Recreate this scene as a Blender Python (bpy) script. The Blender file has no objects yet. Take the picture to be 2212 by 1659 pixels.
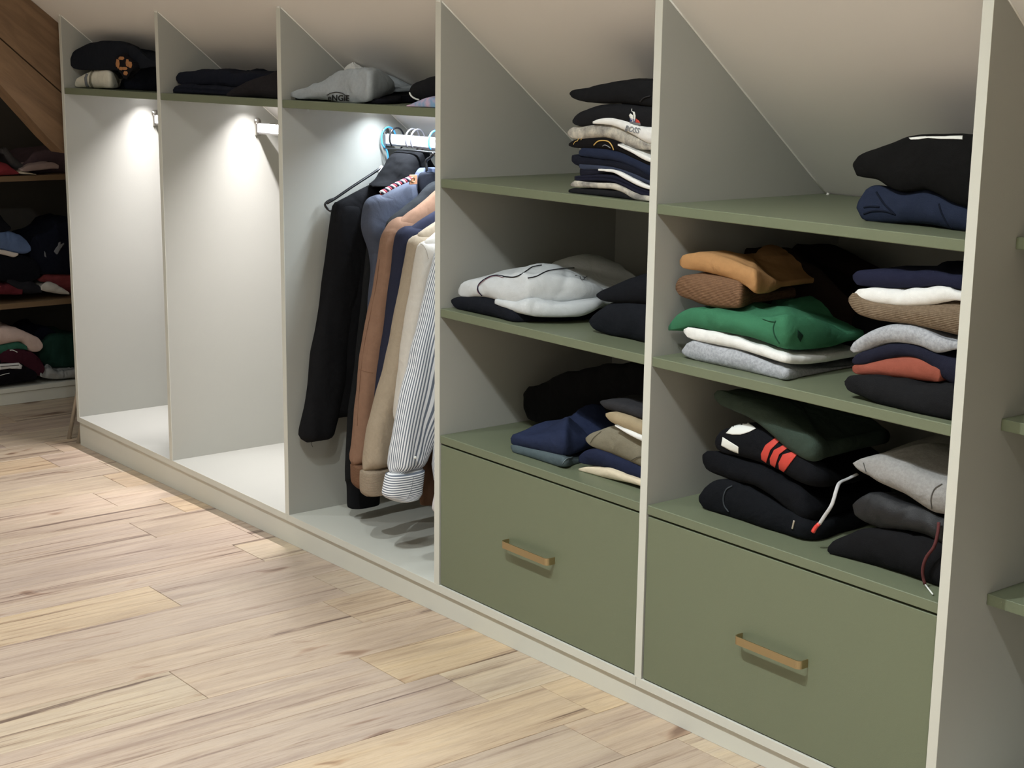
import bpy, bmesh, math, random
import numpy as np
from mathutils import Vector, noise
from mathutils.bvhtree import BVHTree
random.seed(7)
C = bpy.context.scene.collection
# ------------------------------------------------------------------ camera
CAM = Vector((5.6056, -2.2723, 1.4497)); FPX = 3290.78; W, H = 2212, 1659
FW = Vector((-0.7666124, 0.60766403, -0.20748461)); RT = Vector((0.61899518, 0.7852899, 0.01283489)); UP = Vector((-0.17073487, 0.11859259, 0.97815408))
cd = bpy.data.cameras.new('camera'); cam = bpy.data.objects.new('camera', cd); C.objects.link(cam)
from mathutils import Matrix
M = Matrix((RT, UP, -FW)).transposed().to_4x4(); M.translation = CAM; cam.matrix_world = M
cd.sensor_fit = 'HORIZONTAL'; cd.sensor_width = 36; cd.lens = 36 * FPX / W; cd.clip_start = .05
bpy.context.scene.camera = cam
# ------------------------------------------------------------------ world, lamps, exposure
sc = bpy.context.scene
sc.view_settings.view_transform = 'Standard'; sc.view_settings.look = 'None'; sc.view_settings.gamma = 1
sc.view_settings.use_curve_mapping = False; sc.view_settings.exposure = 0.06
wd = bpy.data.worlds.new('world'); sc.world = wd; wd.use_nodes = True
wd.node_tree.nodes['Background'].inputs[0].default_value = (1, .9, .78, 1); wd.node_tree.nodes['Background'].inputs[1].default_value = .02
def lamp(name, kind, loc, energy, col, size=.05, rot=(0, 0, 0), sx=None, sy=None, angle=None, spread=None):
    l = bpy.data.lights.new(name, kind); l.energy = energy; l.color = col
    if kind == 'AREA':
        l.shape = 'RECTANGLE' if sy else 'DISK'; l.size = sx or size
        if sy: l.size_y = sy
        if spread: l.spread = spread
    elif kind == 'SPOT':
        l.shadow_soft_size = size; l.spot_size = angle; l.spot_blend = .5
    else: l.shadow_soft_size = size
    o = bpy.data.objects.new(name, l); C.objects.link(o); o.location = loc; o.rotation_euler = rot
    return o
WARM = (.93, 1, 1.04); COOL = (1, .955, .99); COOL2 = (.86, .96, 1.08)
LY = -1.38; LZ = 2.47; BEAM = math.radians(126)
for lx, e in ((3.57, 180), (6.3, 250), (2.05, 70), (.55, 52)):
    lamp('ceiling_spot', 'SPOT', (lx, LY, LZ), e, WARM, .022, angle=BEAM).data.spot_blend = 1.0
for lx in (1.5, 4.0):
    lamp('ceiling_spot', 'SPOT', (lx, -3.1, LZ), 62, WARM, .03, angle=BEAM).data.spot_blend = 1.0
lamp('omni_fill', 'POINT', (3.98, -1.40, 2.40), 34, (.95, 1, 1.0), .03)  # added fill without a known fixture, brightens slope and side faces
LEDX = [(0.022, .8125), (.8345, 1.6156), (1.6376, 2.4116)]
lamp('soft_fill', 'POINT', (5.6, -3.4, 1.9), 9, (1, .98, .95), .3)  # added soft fill with no known source, lifts the dark interiors
for a, b in LEDX:
    lamp('led_strip_light', 'AREA', ((a + b) / 2, .31, 1.300), 9.2 if a < 1.5 else 5.4, COOL if a < 1.5 else COOL2, sx=b - a - .10, sy=.008, spread=math.radians(112 if a < 1.5 else 140))
# ------------------------------------------------------------------ survey: photo point on a known plane
def P(px, py, ax, val):
    d = FW + RT * ((px - W / 2) / FPX) - UP * ((py - H / 2) / FPX); i = 'xyz'.index(ax)
    return CAM + d * ((val - CAM[i]) / d[i])
def lin(c): return tuple(((v / 255 + .055) / 1.055) ** 2.4 if v > 10 else v / 255 / 12.92 for v in c)
# ------------------------------------------------------------------ materials
def newmat(name):
    m = bpy.data.materials.new(name); m.use_nodes = True; n = m.node_tree; b = n.nodes['Principled BSDF']; return m, n, b
def N(n, t, **k):
    x = n.nodes.new(t)
    for a, v in k.items():
        if a.startswith('i_'): x.inputs[a[2:].replace('_', ' ')].default_value = v
        else: setattr(x, a, v)
    return x
def plain(name, rgb, rough=.5, bump=.0, bscale=300, metal=0, vary=.04, spec=.5, coat=0):
    m, n, b = newmat(name); L = n.links.new; c = lin(rgb)
    tc = N(n, 'ShaderNodeTexCoord'); nz = N(n, 'ShaderNodeTexNoise', i_Scale=3.0, i_Detail=3.0)
    L(tc.outputs['Object'], nz.inputs['Vector'])
    mx = N(n, 'ShaderNodeMix', data_type='RGBA'); mx.inputs['A'].default_value = tuple(v * (1 - vary) for v in c) + (1,); mx.inputs['B'].default_value = tuple(min(1, v * (1 + vary)) for v in c) + (1,)
    L(nz.outputs['Fac'], mx.inputs['Factor']); L(mx.outputs['Result'], b.inputs['Base Color'])
    b.inputs['Roughness'].default_value = rough; b.inputs['Metallic'].default_value = metal; b.inputs['Specular IOR Level'].default_value = spec
    if bump:
        n2 = N(n, 'ShaderNodeTexNoise', i_Scale=bscale, i_Detail=2.0); L(tc.outputs['Object'], n2.inputs['Vector'])
        bp = N(n, 'ShaderNodeBump', i_Strength=bump, i_Distance=.001); L(n2.outputs['Fac'], bp.inputs['Height']); L(bp.outputs['Normal'], b.inputs['Normal'])
    return m
CL = {}
def tone(c):
    l = .3 * c[0] + .59 * c[1] + .11 * c[2]; k = .84 if l < .5 else .95
    if l < .05: k = .62
    return tuple(max(0, (l + (v - l) * .74) * k) for v in c)
def cloth(rgb, mottle=0.0, mscale=60, knit=False, second=None, rough=.95, sheen=.0, key=None):
    k = key or (rgb, mottle, knit, second)
    if k in CL: return CL[k]
    m, n, b = newmat('cloth_%d_%d_%d' % tuple(rgb)); L = n.links.new; c = tone(lin(rgb))
    s = tone(lin(second)) if second else tuple(v * 1.25 + .002 for v in c)
    tc = N(n, 'ShaderNodeTexCoord'); nz = N(n, 'ShaderNodeTexNoise', i_Scale=float(mscale), i_Detail=4.0, i_Roughness=.65); L(tc.outputs['Object'], nz.inputs['Vector'])
    rp = N(n, 'ShaderNodeMapRange'); rp.inputs['From Min'].default_value = .38; rp.inputs['From Max'].default_value = .62; rp.inputs['To Max'].default_value = mottle if mottle else .25
    L(nz.outputs['Fac'], rp.inputs['Value'])
    mx = N(n, 'ShaderNodeMix', data_type='RGBA'); mx.inputs['A'].default_value = c + (1,); mx.inputs['B'].default_value = s + (1,)
    L(rp.outputs['Result'], mx.inputs['Factor']); L(mx.outputs['Result'], b.inputs['Base Color'])
    b.inputs['Roughness'].default_value = rough; b.inputs['Specular IOR Level'].default_value = .12 if rough > .8 else .4
    if sheen: b.inputs['Sheen Weight'].default_value = sheen
    wv = N(n, 'ShaderNodeTexNoise', i_Scale=900.0, i_Detail=1.0); L(tc.outputs['Object'], wv.inputs['Vector'])
    cr = N(n, 'ShaderNodeTexNoise', i_Scale=13.0, i_Detail=2.5, i_Distortion=.8); L(tc.outputs['Object'], cr.inputs['Vector'])
    ad = N(n, 'ShaderNodeMath', operation='MULTIPLY_ADD'); ad.inputs[1].default_value = 12.0; L(cr.outputs['Fac'], ad.inputs[0]); L(wv.outputs['Fac'], ad.inputs[2])
    h = ad.outputs[0]
    if knit:
        w = N(n, 'ShaderNodeTexWave', i_Scale=95.0, i_Distortion=1.5); w.bands_direction = 'Z'; L(tc.outputs['Object'], w.inputs['Vector'])
        a2 = N(n, 'ShaderNodeMath', operation='MULTIPLY_ADD'); a2.inputs[1].default_value = 1.2; L(w.outputs['Fac'], a2.inputs[0]); L(h, a2.inputs[2]); h = a2.outputs[0]
    bp = N(n, 'ShaderNodeBump', i_Strength=.8, i_Distance=.0009); L(h, bp.inputs['Height']); L(bp.outputs['Normal'], b.inputs['Normal'])
    CL[k] = m; return m
def striped(name, axis):
    m, n, b = newmat(name); L = n.links.new
    uv = N(n, 'ShaderNodeUVMap'); sp = N(n, 'ShaderNodeSeparateXYZ'); L(uv.outputs['UV'], sp.inputs[0])
    mu = N(n, 'ShaderNodeMath', operation='MULTIPLY'); mu.inputs[1].default_value = 1.0; L(sp.outputs[axis], mu.inputs[0])
    fr = N(n, 'ShaderNodeMath', operation='FRACT'); L(mu.outputs[0], fr.inputs[0])
    gt = N(n, 'ShaderNodeMapRange'); gt.inputs['From Min'].default_value = .50; gt.inputs['From Max'].default_value = .58; L(fr.outputs[0], gt.inputs['Value'])
    mx = N(n, 'ShaderNodeMix', data_type='RGBA'); mx.inputs['A'].default_value = lin((236, 238, 240)) + (1,); mx.inputs['B'].default_value = lin((112, 120, 132)) + (1,)
    L(gt.outputs['Result'], mx.inputs['Factor']); L(mx.outputs['Result'], b.inputs['Base Color']); b.inputs['Roughness'].default_value = .9; b.inputs['Specular IOR Level'].default_value = .1
    return m
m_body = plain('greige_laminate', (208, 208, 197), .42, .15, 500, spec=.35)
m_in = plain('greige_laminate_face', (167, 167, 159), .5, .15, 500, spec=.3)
m_sage = plain('sage_green_laminate', (111, 118, 95), .38, .25, 700, vary=.02, spec=.35)
m_white = plain('white_paint', (232, 229, 224), .8, .2, 60, vary=.015, spec=.2)
m_brass = plain('brushed_brass', (184, 166, 130), .42, .2, 200, metal=1)
m_rail = plain('white_rail', (205, 205, 210), .25)
m_chrome = plain('satin_chrome', (190, 188, 184), .28, metal=1)
m_steel = plain('brushed_steel', (196, 186, 170), .45, metal=.6)
m_oak = plain('dull_oak_laminate', (120, 98, 72), .5, .2, 200)
m_dark = plain('dark_cabinet_inside', (84, 80, 74), .7)
m_caulk = plain('white_caulk', (238, 236, 228), .5)
m_black = plain('black_plastic', (26, 26, 28), .3)
m_blue = plain('sky_blue_plastic', (84, 170, 232), .25)
m_cap = plain('drawer_gap', (30, 28, 24), .8)
m_grey_pl = plain('grey_plastic', (120, 118, 122), .4)
def emis(name, col, s):
    m, n, b = newmat(name); b.inputs['Emission Color'].default_value = col + (1,); b.inputs['Emission Strength'].default_value = s; b.inputs['Base Color'].default_value = (.8, .8, .8, 1); return m
m_led = emis('led_diffuser', (.95, .95, 1), 6)
def plank_mat():
    m, n, b = newmat('oak_plank'); L = n.links.new
    oi = N(n, 'ShaderNodeObjectInfo'); tc = N(n, 'ShaderNodeTexCoord')
    of = N(n, 'ShaderNodeVectorMath', operation='SCALE'); of.inputs[0].default_value = (7.3, 31.7, 0); L(oi.outputs['Random'], of.inputs['Scale'])
    ad = N(n, 'ShaderNodeVectorMath', operation='ADD'); L(tc.outputs['Object'], ad.inputs[0]); L(of.outputs[0], ad.inputs[1])
    def noi(sc, scale, det, rough=.6, dist=0.0):
        mp = N(n, 'ShaderNodeMapping'); mp.inputs['Scale'].default_value = sc; L(ad.outputs[0], mp.inputs[0])
        z = N(n, 'ShaderNodeTexNoise', i_Scale=scale, i_Detail=det, i_Roughness=rough, i_Distortion=dist); L(mp.outputs[0], z.inputs['Vector']); return z.outputs['Fac']
    def ramp(src, *st):
        r = N(n, 'ShaderNodeValToRGB'); e = r.color_ramp.elements
        for i, (p, c) in enumerate(st):
            q = e[i] if i < 2 else e.new(p); q.position = p; q.color = c + (1,)
        L(src, r.inputs[0]); return r.outputs[0]
    base = ramp(oi.outputs['Random'], (0, lin((198, 178, 150))), (.3, lin((186, 169, 154))), (.55, lin((194, 180, 159))), (.8, lin((181, 165, 152))), (1, lin((198, 184, 158))))
    def mulc(a, bsock, fac=1.0):
        x = N(n, 'ShaderNodeMix', data_type='RGBA', blend_type='MULTIPLY'); x.inputs['Factor'].default_value = fac; L(a, x.inputs['A']); L(bsock, x.inputs['B']); return x.outputs['Result']
    g1 = ramp(noi((9, .8, 1), 1.5, 6, .7, .9), (.30, (.74, .69, .68)), (.42, (.92, .89, .87)), (.55, (1.04, 1.02, .98)), (.70, (1.10, 1.07, .98)))
    g2 = ramp(noi((42, 2.2, 1), 1.5, 5, .75, .6), (.33, (.84, .80, .77)), (.5, (1, .99, .98)), (.68, (1.04, 1.03, 1.0)))
    g3 = ramp(noi((120, 16, 1), 1.0, 4, .8, 1.0), (.36, (.90, .88, .86)), (.55, (1, 1, 1)))
    crack = ramp(noi((17, .55, 1), 1.3, 7, .68, .35), (.35, (.34, .30, .31)), (.378, (.62, .57, .57)), (.41, (.88, .85, .83)), (.44, (1, 1, 1)))
    knot = ramp(noi((6.5, 2.0, 1), 1.6, 2, .5, .8), (.235, (.42, .34, .31)), (.285, (.80, .72, .68)), (.33, (1, 1, 1)))
    mp = N(n, 'ShaderNodeMapping'); mp.inputs['Scale'].default_value = (1, .10, 1); L(ad.outputs[0], mp.inputs[0])
    wv = N(n, 'ShaderNodeTexWave', i_Scale=7.0, i_Distortion=14.0, i_Detail=4.0); wv.inputs['Detail Scale'].default_value = 1.1; L(mp.outputs[0], wv.inputs['Vector'])
    cath = ramp(wv.outputs['Fac'], (.0, (.88, .85, .82)), (.25, (1, 1, 1)))
    c = mulc(base, g1); c = mulc(c, g2); c = mulc(c, g3, .8); c = mulc(c, cath, .55); c = mulc(c, crack); c = mulc(c, knot)
    L(c, b.inputs['Base Color']); b.inputs['Roughness'].default_value = .42; b.inputs['Specular IOR Level'].default_value = .4
    bp = N(n, 'ShaderNodeBump', i_Strength=.25, i_Distance=.001); L(noi((60, 2.0, 1), 1.5, 4, .7), bp.inputs['Height']); L(bp.outputs['Normal'], b.inputs['Normal'])
    return m
m_plank = plank_mat()
def beam_mat():
    m, n, b = newmat('old_timber'); L = n.links.new; tc = N(n, 'ShaderNodeTexCoord')
    m0 = N(n, 'ShaderNodeMapping'); m0.inputs['Rotation'].default_value = (math.radians(40), 0, 0); L(tc.outputs['Object'], m0.inputs[0])
    mp = N(n, 'ShaderNodeMapping'); mp.inputs['Scale'].default_value = (3, .8, 7); L(m0.outputs[0], mp.inputs[0])
    z = N(n, 'ShaderNodeTexNoise', i_Scale=3.0, i_Detail=6.0, i_Roughness=.65, i_Distortion=.8); L(mp.outputs[0], z.inputs['Vector'])
    r = N(n, 'ShaderNodeValToRGB'); e = r.color_ramp.elements; e[0].position = .32; e[0].color = lin((104, 80, 56)) + (1,); e[1].position = .62; e[1].color = lin((132, 104, 76)) + (1,)
    q = e.new(.26); q.color = lin((76, 56, 40)) + (1,)
    L(z.outputs['Fac'], r.inputs[0]); L(r.outputs[0], b.inputs['Base Color']); b.inputs['Roughness'].default_value = .75
    bp = N(n, 'ShaderNodeBump', i_Strength=.5, i_Distance=.004); L(z.outputs['Fac'], bp.inputs['Height']); L(bp.outputs['Normal'], b.inputs['Normal']); return m
m_beam = beam_mat()
# ------------------------------------------------------------------ object helpers
def link(name, me, mat=None, parent=None, smooth=False):
    o = bpy.data.objects.new(name, me); C.objects.link(o)
    if mat: me.materials.append(mat)
    if parent: o.parent = parent; o.matrix_parent_inverse = Matrix.Identity(4); o.location = -Vector(parent.location)
    if smooth: me.polygons.foreach_set('use_smooth', [True] * len(me.polygons))
    return o
def mesh(name, verts, faces, mat=None, parent=None, smooth=False, uvs=None):
    me = bpy.data.meshes.new(name); me.from_pydata([tuple(v) for v in verts], [], faces)
    if uvs:
        u = me.uv_layers.new(name='uv')
        for lp in me.loops: u.data[lp.index].uv = uvs[lp.vertex_index]
    me.update(); return link(name, me, mat, parent, smooth)
def empty(name, loc, label, cat, group=None):
    o = bpy.data.objects.new(name, None); C.objects.link(o); o.location = loc; o.empty_display_size = .05
    tag(o, label, cat, group); return o
def tag(o, label, cat, group=None):
    o['label'] = label; o['category'] = cat
    if group: o['group'] = group
    return o
def box(name, x0, x1, y0, y1, z0, z1, mat, parent=None, bev=.0008):
    bm = bmesh.new(); bmesh.ops.create_cube(bm, size=1)
    for v in bm.verts: v.co = Vector(((x0, x1)[v.co.x > 0], (y0, y1)[v.co.y > 0], (z0, z1)[v.co.z > 0]))
    if bev: bmesh.ops.bevel(bm, geom=bm.edges[:], offset=bev, segments=1, affect='EDGES')
    me = bpy.data.meshes.new(name); bm.to_mesh(me); bm.free(); return link(name, me, mat, parent)
def prism_x(name, pts, x0, x1, mat, parent=None):      # profile in y,z extruded along x
    n = len(pts); v = [(x0, a, b) for a, b in pts] + [(x1, a, b) for a, b in pts]
    f = [tuple(range(n)), tuple(range(2 * n - 1, n - 1, -1))] + [(i, i + n, (i + 1) % n + n, (i + 1) % n) for i in range(n)]
    o = mesh(name, v, f, mat, parent); bm = bmesh.new(); bm.from_mesh(o.data); bmesh.ops.recalc_face_normals(bm, faces=bm.faces); bm.to_mesh(o.data); bm.free(); return o
def spline(pts, n):
    """Catmull-Rom resample of n-dim points, evenly by length of the first 3 dims"""
    A = np.array(pts, float); k = len(A)
    if k == 2: t = np.linspace(0, 1, n)[:, None]; return A[0] * (1 - t) + A[1] * t
    E = np.vstack([2 * A[0] - A[1], A, 2 * A[-1] - A[-2]]); out = []
    for i in range(k - 1):
        p0, p1, p2, p3 = E[i:i + 4]
        for t in np.linspace(0, 1, 12, endpoint=False):
            out.append(.5 * ((2 * p1) + (-p0 + p2) * t + (2 * p0 - 5 * p1 + 4 * p2 - p3) * t * t + (-p0 + 3 * p1 - 3 * p2 + p3) * t ** 3))
    out.append(A[-1]); O = np.array(out); d = np.r_[0, np.cumsum(np.linalg.norm(np.diff(O[:, :3], axis=0), axis=1))]
    s = np.linspace(0, d[-1], n); return np.stack([np.interp(s, d, O[:, j]) for j in range(O.shape[1])], 1)
def tube(name, pts, r, mat, parent=None, seg=8, n=None, smooth=True, flat=1.0):
    Q = spline(pts, n or max(8, len(pts) * 5)); V = []; F = []
    up = Vector((0, 0, 1)); prev = None
    for i, q in enumerate(Q):
        t = Vector(Q[min(i + 1, len(Q) - 1)] - Q[max(i - 1, 0)]).normalized()
        a = (prev - t * prev.dot(t)) if prev else t.cross(Vector((.3, .2, .93)))
        a.normalize(); prev = a; b = t.cross(a)
        rr = r[0] + (r[1] - r[0]) * i / (len(Q) - 1) if isinstance(r, tuple) else r
        for k in range(seg):
            an = 2 * math.pi * k / seg; V.append(Vector(q) + a * math.cos(an) * rr + b * math.sin(an) * rr * flat)
    m = len(Q)
    for i in range(m - 1):
        for k in range(seg): F.append((i * seg + k, i * seg + (k + 1) % seg, (i + 1) * seg + (k + 1) % seg, (i + 1) * seg + k))
    F.append(tuple(range(seg))[::-1]); F.append(tuple((m - 1) * seg + k for k in range(seg)))
    return mesh(name, V, F, mat, parent, smooth)
# ------------------------------------------------------------------ structure
X = [0, .8125, 1.6156, 2.4116, 3.2066, 4.01]; T = .022
ZB, ZBL, ZT, ZTB = .0675, .047, 1.33, 1.3071
Z1, Z1B, Z2, Z2B, Z3, Z3B = 1.1533, 1.1318, .8198, .798, .4823, .4608
RS = .0023; RP = .0076
def roof(y): return 1.5953 - .8045 * y
def zf(x): return -.0498 * (1 - x / 3.914)
YB = .62
floor = bpy.data.objects.new('floor', None); C.objects.link(floor); floor['kind'] = 'structure'; floor['label'] = 'pale oak plank floor with darker grain and knots'
ce = bpy.data.objects.new('ceiling', None); C.objects.link(ce); ce['kind'] = 'structure'; ce['label'] = 'white plaster ceiling sloping down behind the wardrobe'
prism_x('sloped_panel', [(-1.1246, 2.5), (1.9, roof(1.9)), (1.9, roof(1.9) + .06), (-1.1246, 2.56)], -1.6, 7.6, m_white, ce)
box('flat_panel', -1.6, 7.6, -4.3, -1.1246, 2.5, 2.56, m_white, ce, 0)
def wall(name, *a):
    o = box(name, *a, m_white, None, 0); o['kind'] = 'structure'; return o
wall('wall_left', -1.62, -1.5, -4.3, 1.9, -.1, 2.56); wall('wall_right', 7.5, 7.6, -4.3, 1.9, -.1, 2.56)
wall('wall_front', -1.6, 7.6, -4.4, -4.3, -.1, 2.56); wall('wall_back', -1.6, 7.6, 1.3, 1.36, -.1, roof(1.36) + .05)
sub = prism_x('subfloor', [(-4.3, -.16), (1.9, -.16), (1.9, -.13), (-4.3, -.13)], -1.6, 7.6, m_dark, floor)
# planks
ex = [.08 + .2067 * k for k in range(-9, 37)]
joints = {.4934: -.114, 1.1135: -.2936, 1.7336: -.515, 1.9403: -.099, 2.3537: -.752, 2.5604: -.337}
def plank(x0, x1, y0, y1):
    g = .0009; x0 += g; x1 -= g; y0 += g; y1 -= g
    v = []
    for z, d in ((-.012, 0), (-.0008, 0), (0, .0008)):
        v += [(x0 + d, y0 + d, zf(x0) + z), (x1 - d, y0 + d, zf(x1) + z), (x1 - d, y1 - d, zf(x1) + z), (x0 + d, y1 - d, zf(x0) + z)]
    f = [(8, 9, 10, 11), (3, 2, 1, 0)]
    for k in (0, 4):
        for i in range(4): f.append((k + i, k + (i + 1) % 4, k + 4 + (i + 1) % 4, k + 4 + i))
    mesh('plank', v, f, m_plank, floor)
for i in range(len(ex) - 1):
    a, b = ex[i], ex[i + 1]; j = None
    for k, v in joints.items():
        if abs(k - a) < .03: j = v
    if j is None: j = -1.42 - .25 * ((i * 7) % 5) / 5
    top = 1.25 if b < .1 else .012
    ys = [top]
    y = j
    while y + 1.38 < top: y += 1.38
    while y > -4.2: ys.append(y); y -= 1.38
    ys.append(-4.3)
    for k in range(len(ys) - 1):
        if ys[k] - ys[k + 1] > .02: plank(a, b, ys[k + 1], ys[k])
# caulk beads where the dividers meet the slope
for i in (0, 1, 2, 3, 4, 5):
    x = X[i] + T + .001
    tube('caulk_bead', [(x, .003, roof(.003) - .001), (x, .3, roof(.3) - .001), (x, .56, roof(.56) - .001)], .0022, m_caulk, ce, seg=6, n=10)
    tube('caulk_dab', [(X[i] + .003, .001, roof(0) - .002), (X[i] + T - .002, .001, roof(0) - .003)], .0035, m_caulk, ce, seg=6, n=4)
tube('caulk_dab', [P(1789, 417, 'y', .52), P(1787, 423, 'y', .52)], .0035, m_caulk, ce, seg=6, n=4)
# ------------------------------------------------------------------ wardrobe units
def unit(name, label): return empty(name, (0, 0, 0), label, 'wardrobe')
def divider(i, par, x=None):
    x = X[i]
    e = box  # front edge band and panel
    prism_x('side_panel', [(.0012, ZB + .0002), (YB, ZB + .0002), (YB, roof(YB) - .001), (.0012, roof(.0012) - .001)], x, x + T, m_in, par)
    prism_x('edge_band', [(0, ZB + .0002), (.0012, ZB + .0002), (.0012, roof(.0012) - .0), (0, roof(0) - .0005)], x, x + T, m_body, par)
U1 = unit('wardrobe_unit', 'open wardrobe unit on the left with two empty lit hanging bays')
U2 = unit('wardrobe_unit', 'middle wardrobe unit holding the hanging clothes and one green drawer')
U3 = unit('wardrobe_unit', 'right wardrobe unit with wide green shelves and the larger lower drawer')
U4 = unit('corner_shelf_unit', 'set back green corner shelves at the right edge of the picture')
for i, u in ((0, U1), (1, U1), (2, U2), (3, U2), (4, U3), (5, U3)): divider(i, u)
def base(x0, x1, par):
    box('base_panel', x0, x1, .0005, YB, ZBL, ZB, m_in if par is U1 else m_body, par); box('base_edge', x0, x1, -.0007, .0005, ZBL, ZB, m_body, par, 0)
base(X[0] + .0003, X[2] + .0105, U1); base(X[2] + .0115, X[4] + .0055, U2); base(X[4] + .0067, X[5] + T, U3)
base(X[5] + T + .001, 4.9, U4)
pl = prism_x('plinth_board', [(RP, 0), (RP + .016, 0), (RP + .016, ZBL - .0005), (RP, ZBL - .0005)], 0, 1, m_body)
me = pl.data
vs = []
for v in me.vertices:
    v.co.x = .004 if v.co.x < .5 else 4.9
    if v.co.z < .01: v.co.z = zf(v.co.x) + .0005
pl.name = 'plinth'; tag(pl, 'long pale plinth board between wardrobe base and oak floor', 'plinth')
for i in (0, 1, 2):
    par = (U1, U1, U2)[i]; a, b = X[i] + T, X[i + 1]
    box('shelf', a + .0002, b - .0002, RS, .34, ZTB, ZT, m_sage, par, .0014)
    rail = box('hanging_rail', a + .0005, b - .0005, .3555, .3705, 1.190, 1.226, m_rail, par, .006)
    for xx, s in ((a, 1), (b, -1)):
        br = box('rail_bracket', min(xx, xx + s * .012), max(xx, xx + s * .012), .352, .374, 1.184, 1.228, m_chrome, par, .003)
        tube('bracket_tab', [(xx + s * .001, .362, 1.232), (xx + s * .004, .362, 1.232)], .013, m_chrome, br, seg=14, n=2)
    box('led_strip', a + .006, b - .006, .305, .315, 1.3025, 1.3069, m_led, par, 0)
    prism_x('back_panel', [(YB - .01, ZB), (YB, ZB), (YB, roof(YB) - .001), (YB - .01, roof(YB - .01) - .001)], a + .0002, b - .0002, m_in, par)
for i in (3, 4):
    par = (U2, U3)[i - 3]; a, b = X[i] + T, X[i + 1]
    for z, zb, d in ((Z1, Z1B, .546), (Z2, Z2B, .6045), (Z3, Z3B, .6045)): 
        box('shelf', a + .0002, b - .0002, RS, d, zb, z, m_sage, par, .0014)
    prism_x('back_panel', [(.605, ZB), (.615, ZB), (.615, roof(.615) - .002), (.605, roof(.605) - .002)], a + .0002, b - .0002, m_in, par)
    dr = box('drawer', a + .0022, b - .0022, .0035, .022, ZB + .003, Z3B - .005, m_sage, par, .001)
    box('drawer_body', a + .01, b - .01, .0225, .5, ZB + .02, Z3B - .03, m_cap, dr, 0)
    cx = (a + b) / 2; hw = .091; pr_ = .0265; t = .0022; V = []; path = []
    def hp(off):
        q = []; r = .011
        q.append((cx - hw + off, .0036))
        for k in range(7):
            an = math.pi / 2 * k / 6; q.append((cx - hw + r - (r - off) * math.cos(an), .0035 - pr_ + r - (r - off) * math.sin(an)))
        for k in range(7):
            an = math.pi / 2 * k / 6; q.append((cx + hw - r + (r - off) * math.sin(an), .0035 - pr_ + r - (r - off) * math.cos(an)))
        q.append((cx + hw - off, .0036)); return q
    o1, o2 = hp(0), hp(t); n = len(o1); z0, z1 = .2565, .2742; F = []
    for (q, z) in ((o1, z0), (o1, z1), (o2, z1), (o2, z0)): V += [(x, y, z) for x, y in q]
    for k in range(n - 1):
        for r_ in range(4): F.append((r_ * n + k, r_ * n + k + 1, ((r_ + 1) % 4) * n + k + 1, ((r_ + 1) % 4) * n + k))
    F += [(0, n, 2 * n, 3 * n), (n - 1, 2 * n - 1, 3 * n - 1, 4 * n - 1)]
    h = mesh('handle', V, F, m_brass, dr); bm = bmesh.new(); bm.from_mesh(h.data); bmesh.ops.recalc_face_normals(bm, faces=bm.faces); bm.to_mesh(h.data); bm.free()
    h['label'] = 'flat brass bar handle with rounded corners'
for z, zb, d in ((Z1, Z1B, .54), (Z2, Z2B, .6), (Z3, Z3B, .6)): box('shelf', X[5] + T + .0002, 4.88, .12, d, zb, z, m_sage, U4)
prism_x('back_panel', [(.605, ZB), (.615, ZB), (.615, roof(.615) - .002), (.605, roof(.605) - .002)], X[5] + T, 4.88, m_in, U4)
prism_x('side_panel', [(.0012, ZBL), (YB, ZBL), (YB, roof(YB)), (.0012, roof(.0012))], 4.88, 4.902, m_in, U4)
# ------------------------------------------------------------------ left side: cabinet, beam, stand
U5 = empty('open_shelf_cabinet', (0, 0, 0), 'dim open shelf cabinet at the far left behind the timber beam', 'cabinet')
XF = -.885
box('shelf', -1.45, XF, -.6, 1.1, .915, .938, m_oak, U5); box('shelf', -1.45, XF, -.6, 1.1, .365, .389, m_oak, U5)
box('base_panel', -1.45, XF, -.6, 1.1, -.006, .0145, m_body, U5); box('plinth', -1.45, XF - .006, -.6, 1.1, -.0605, -.0075, m_body, U5)
box('back_panel', -1.47, -1.451, -.6, 1.1, -.06, 1.6, m_dark, U5); box('side_panel', -1.45, XF, -.622, -.6, -.06, 1.9, m_body, U5)
BM = empty('roof_beam', (0, 0, 0), 'brown diagonal roof timber running down beside the leftmost panel', 'beam')
xb = -.085
def bp(px, py):
    q = P(px, py, 'x', xb); return (q.y, q.z)
def ext(a, b, t): return (a[0] + (b[0] - a[0]) * t, a[1] + (b[1] - a[1]) * t)
u1, u2 = bp(66, 0), bp(125, 48); k1, k2 = bp(0, 80), bp(131, 196); l1, l2 = bp(0, 181), bp(105, 298)
u1 = ext(u2, u1, 9); u3 = ext(u1, u2, 1.35)
prism_x('timber', [u1, u3, ext(k1, k2, 1.6), ext(k2, k1, 4.2)], xb - .14, xb, m_beam, BM)
q1, q2 = ext(k2, k1, 4.2), ext(k1, k2, 1.6)
o = prism_x('timber', [(q1[0], q1[1] - .006), (q2[0], q2[1] - .006), bp(139, 331), l2, l1, ext(l2, l1, 4.5)], xb - .13, xb - .004, m_beam, BM)
tube('cable_clip', [P(104, 306, 'x', -.16), P(118, 312, 'x', -.16), P(132, 326, 'x', -.16)], .009, m_grey_pl, BM, n=8)
B2 = empty('roof_beam', (0, 0, 0), 'unseen brown timber brace added beyond the right edge of the picture to cast shade', 'beam')  # unseen brace, added to throw a diagonal shadow on the far right panel
e1, e2 = (-.791, 1.963), (-.683, 1.809)
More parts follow.
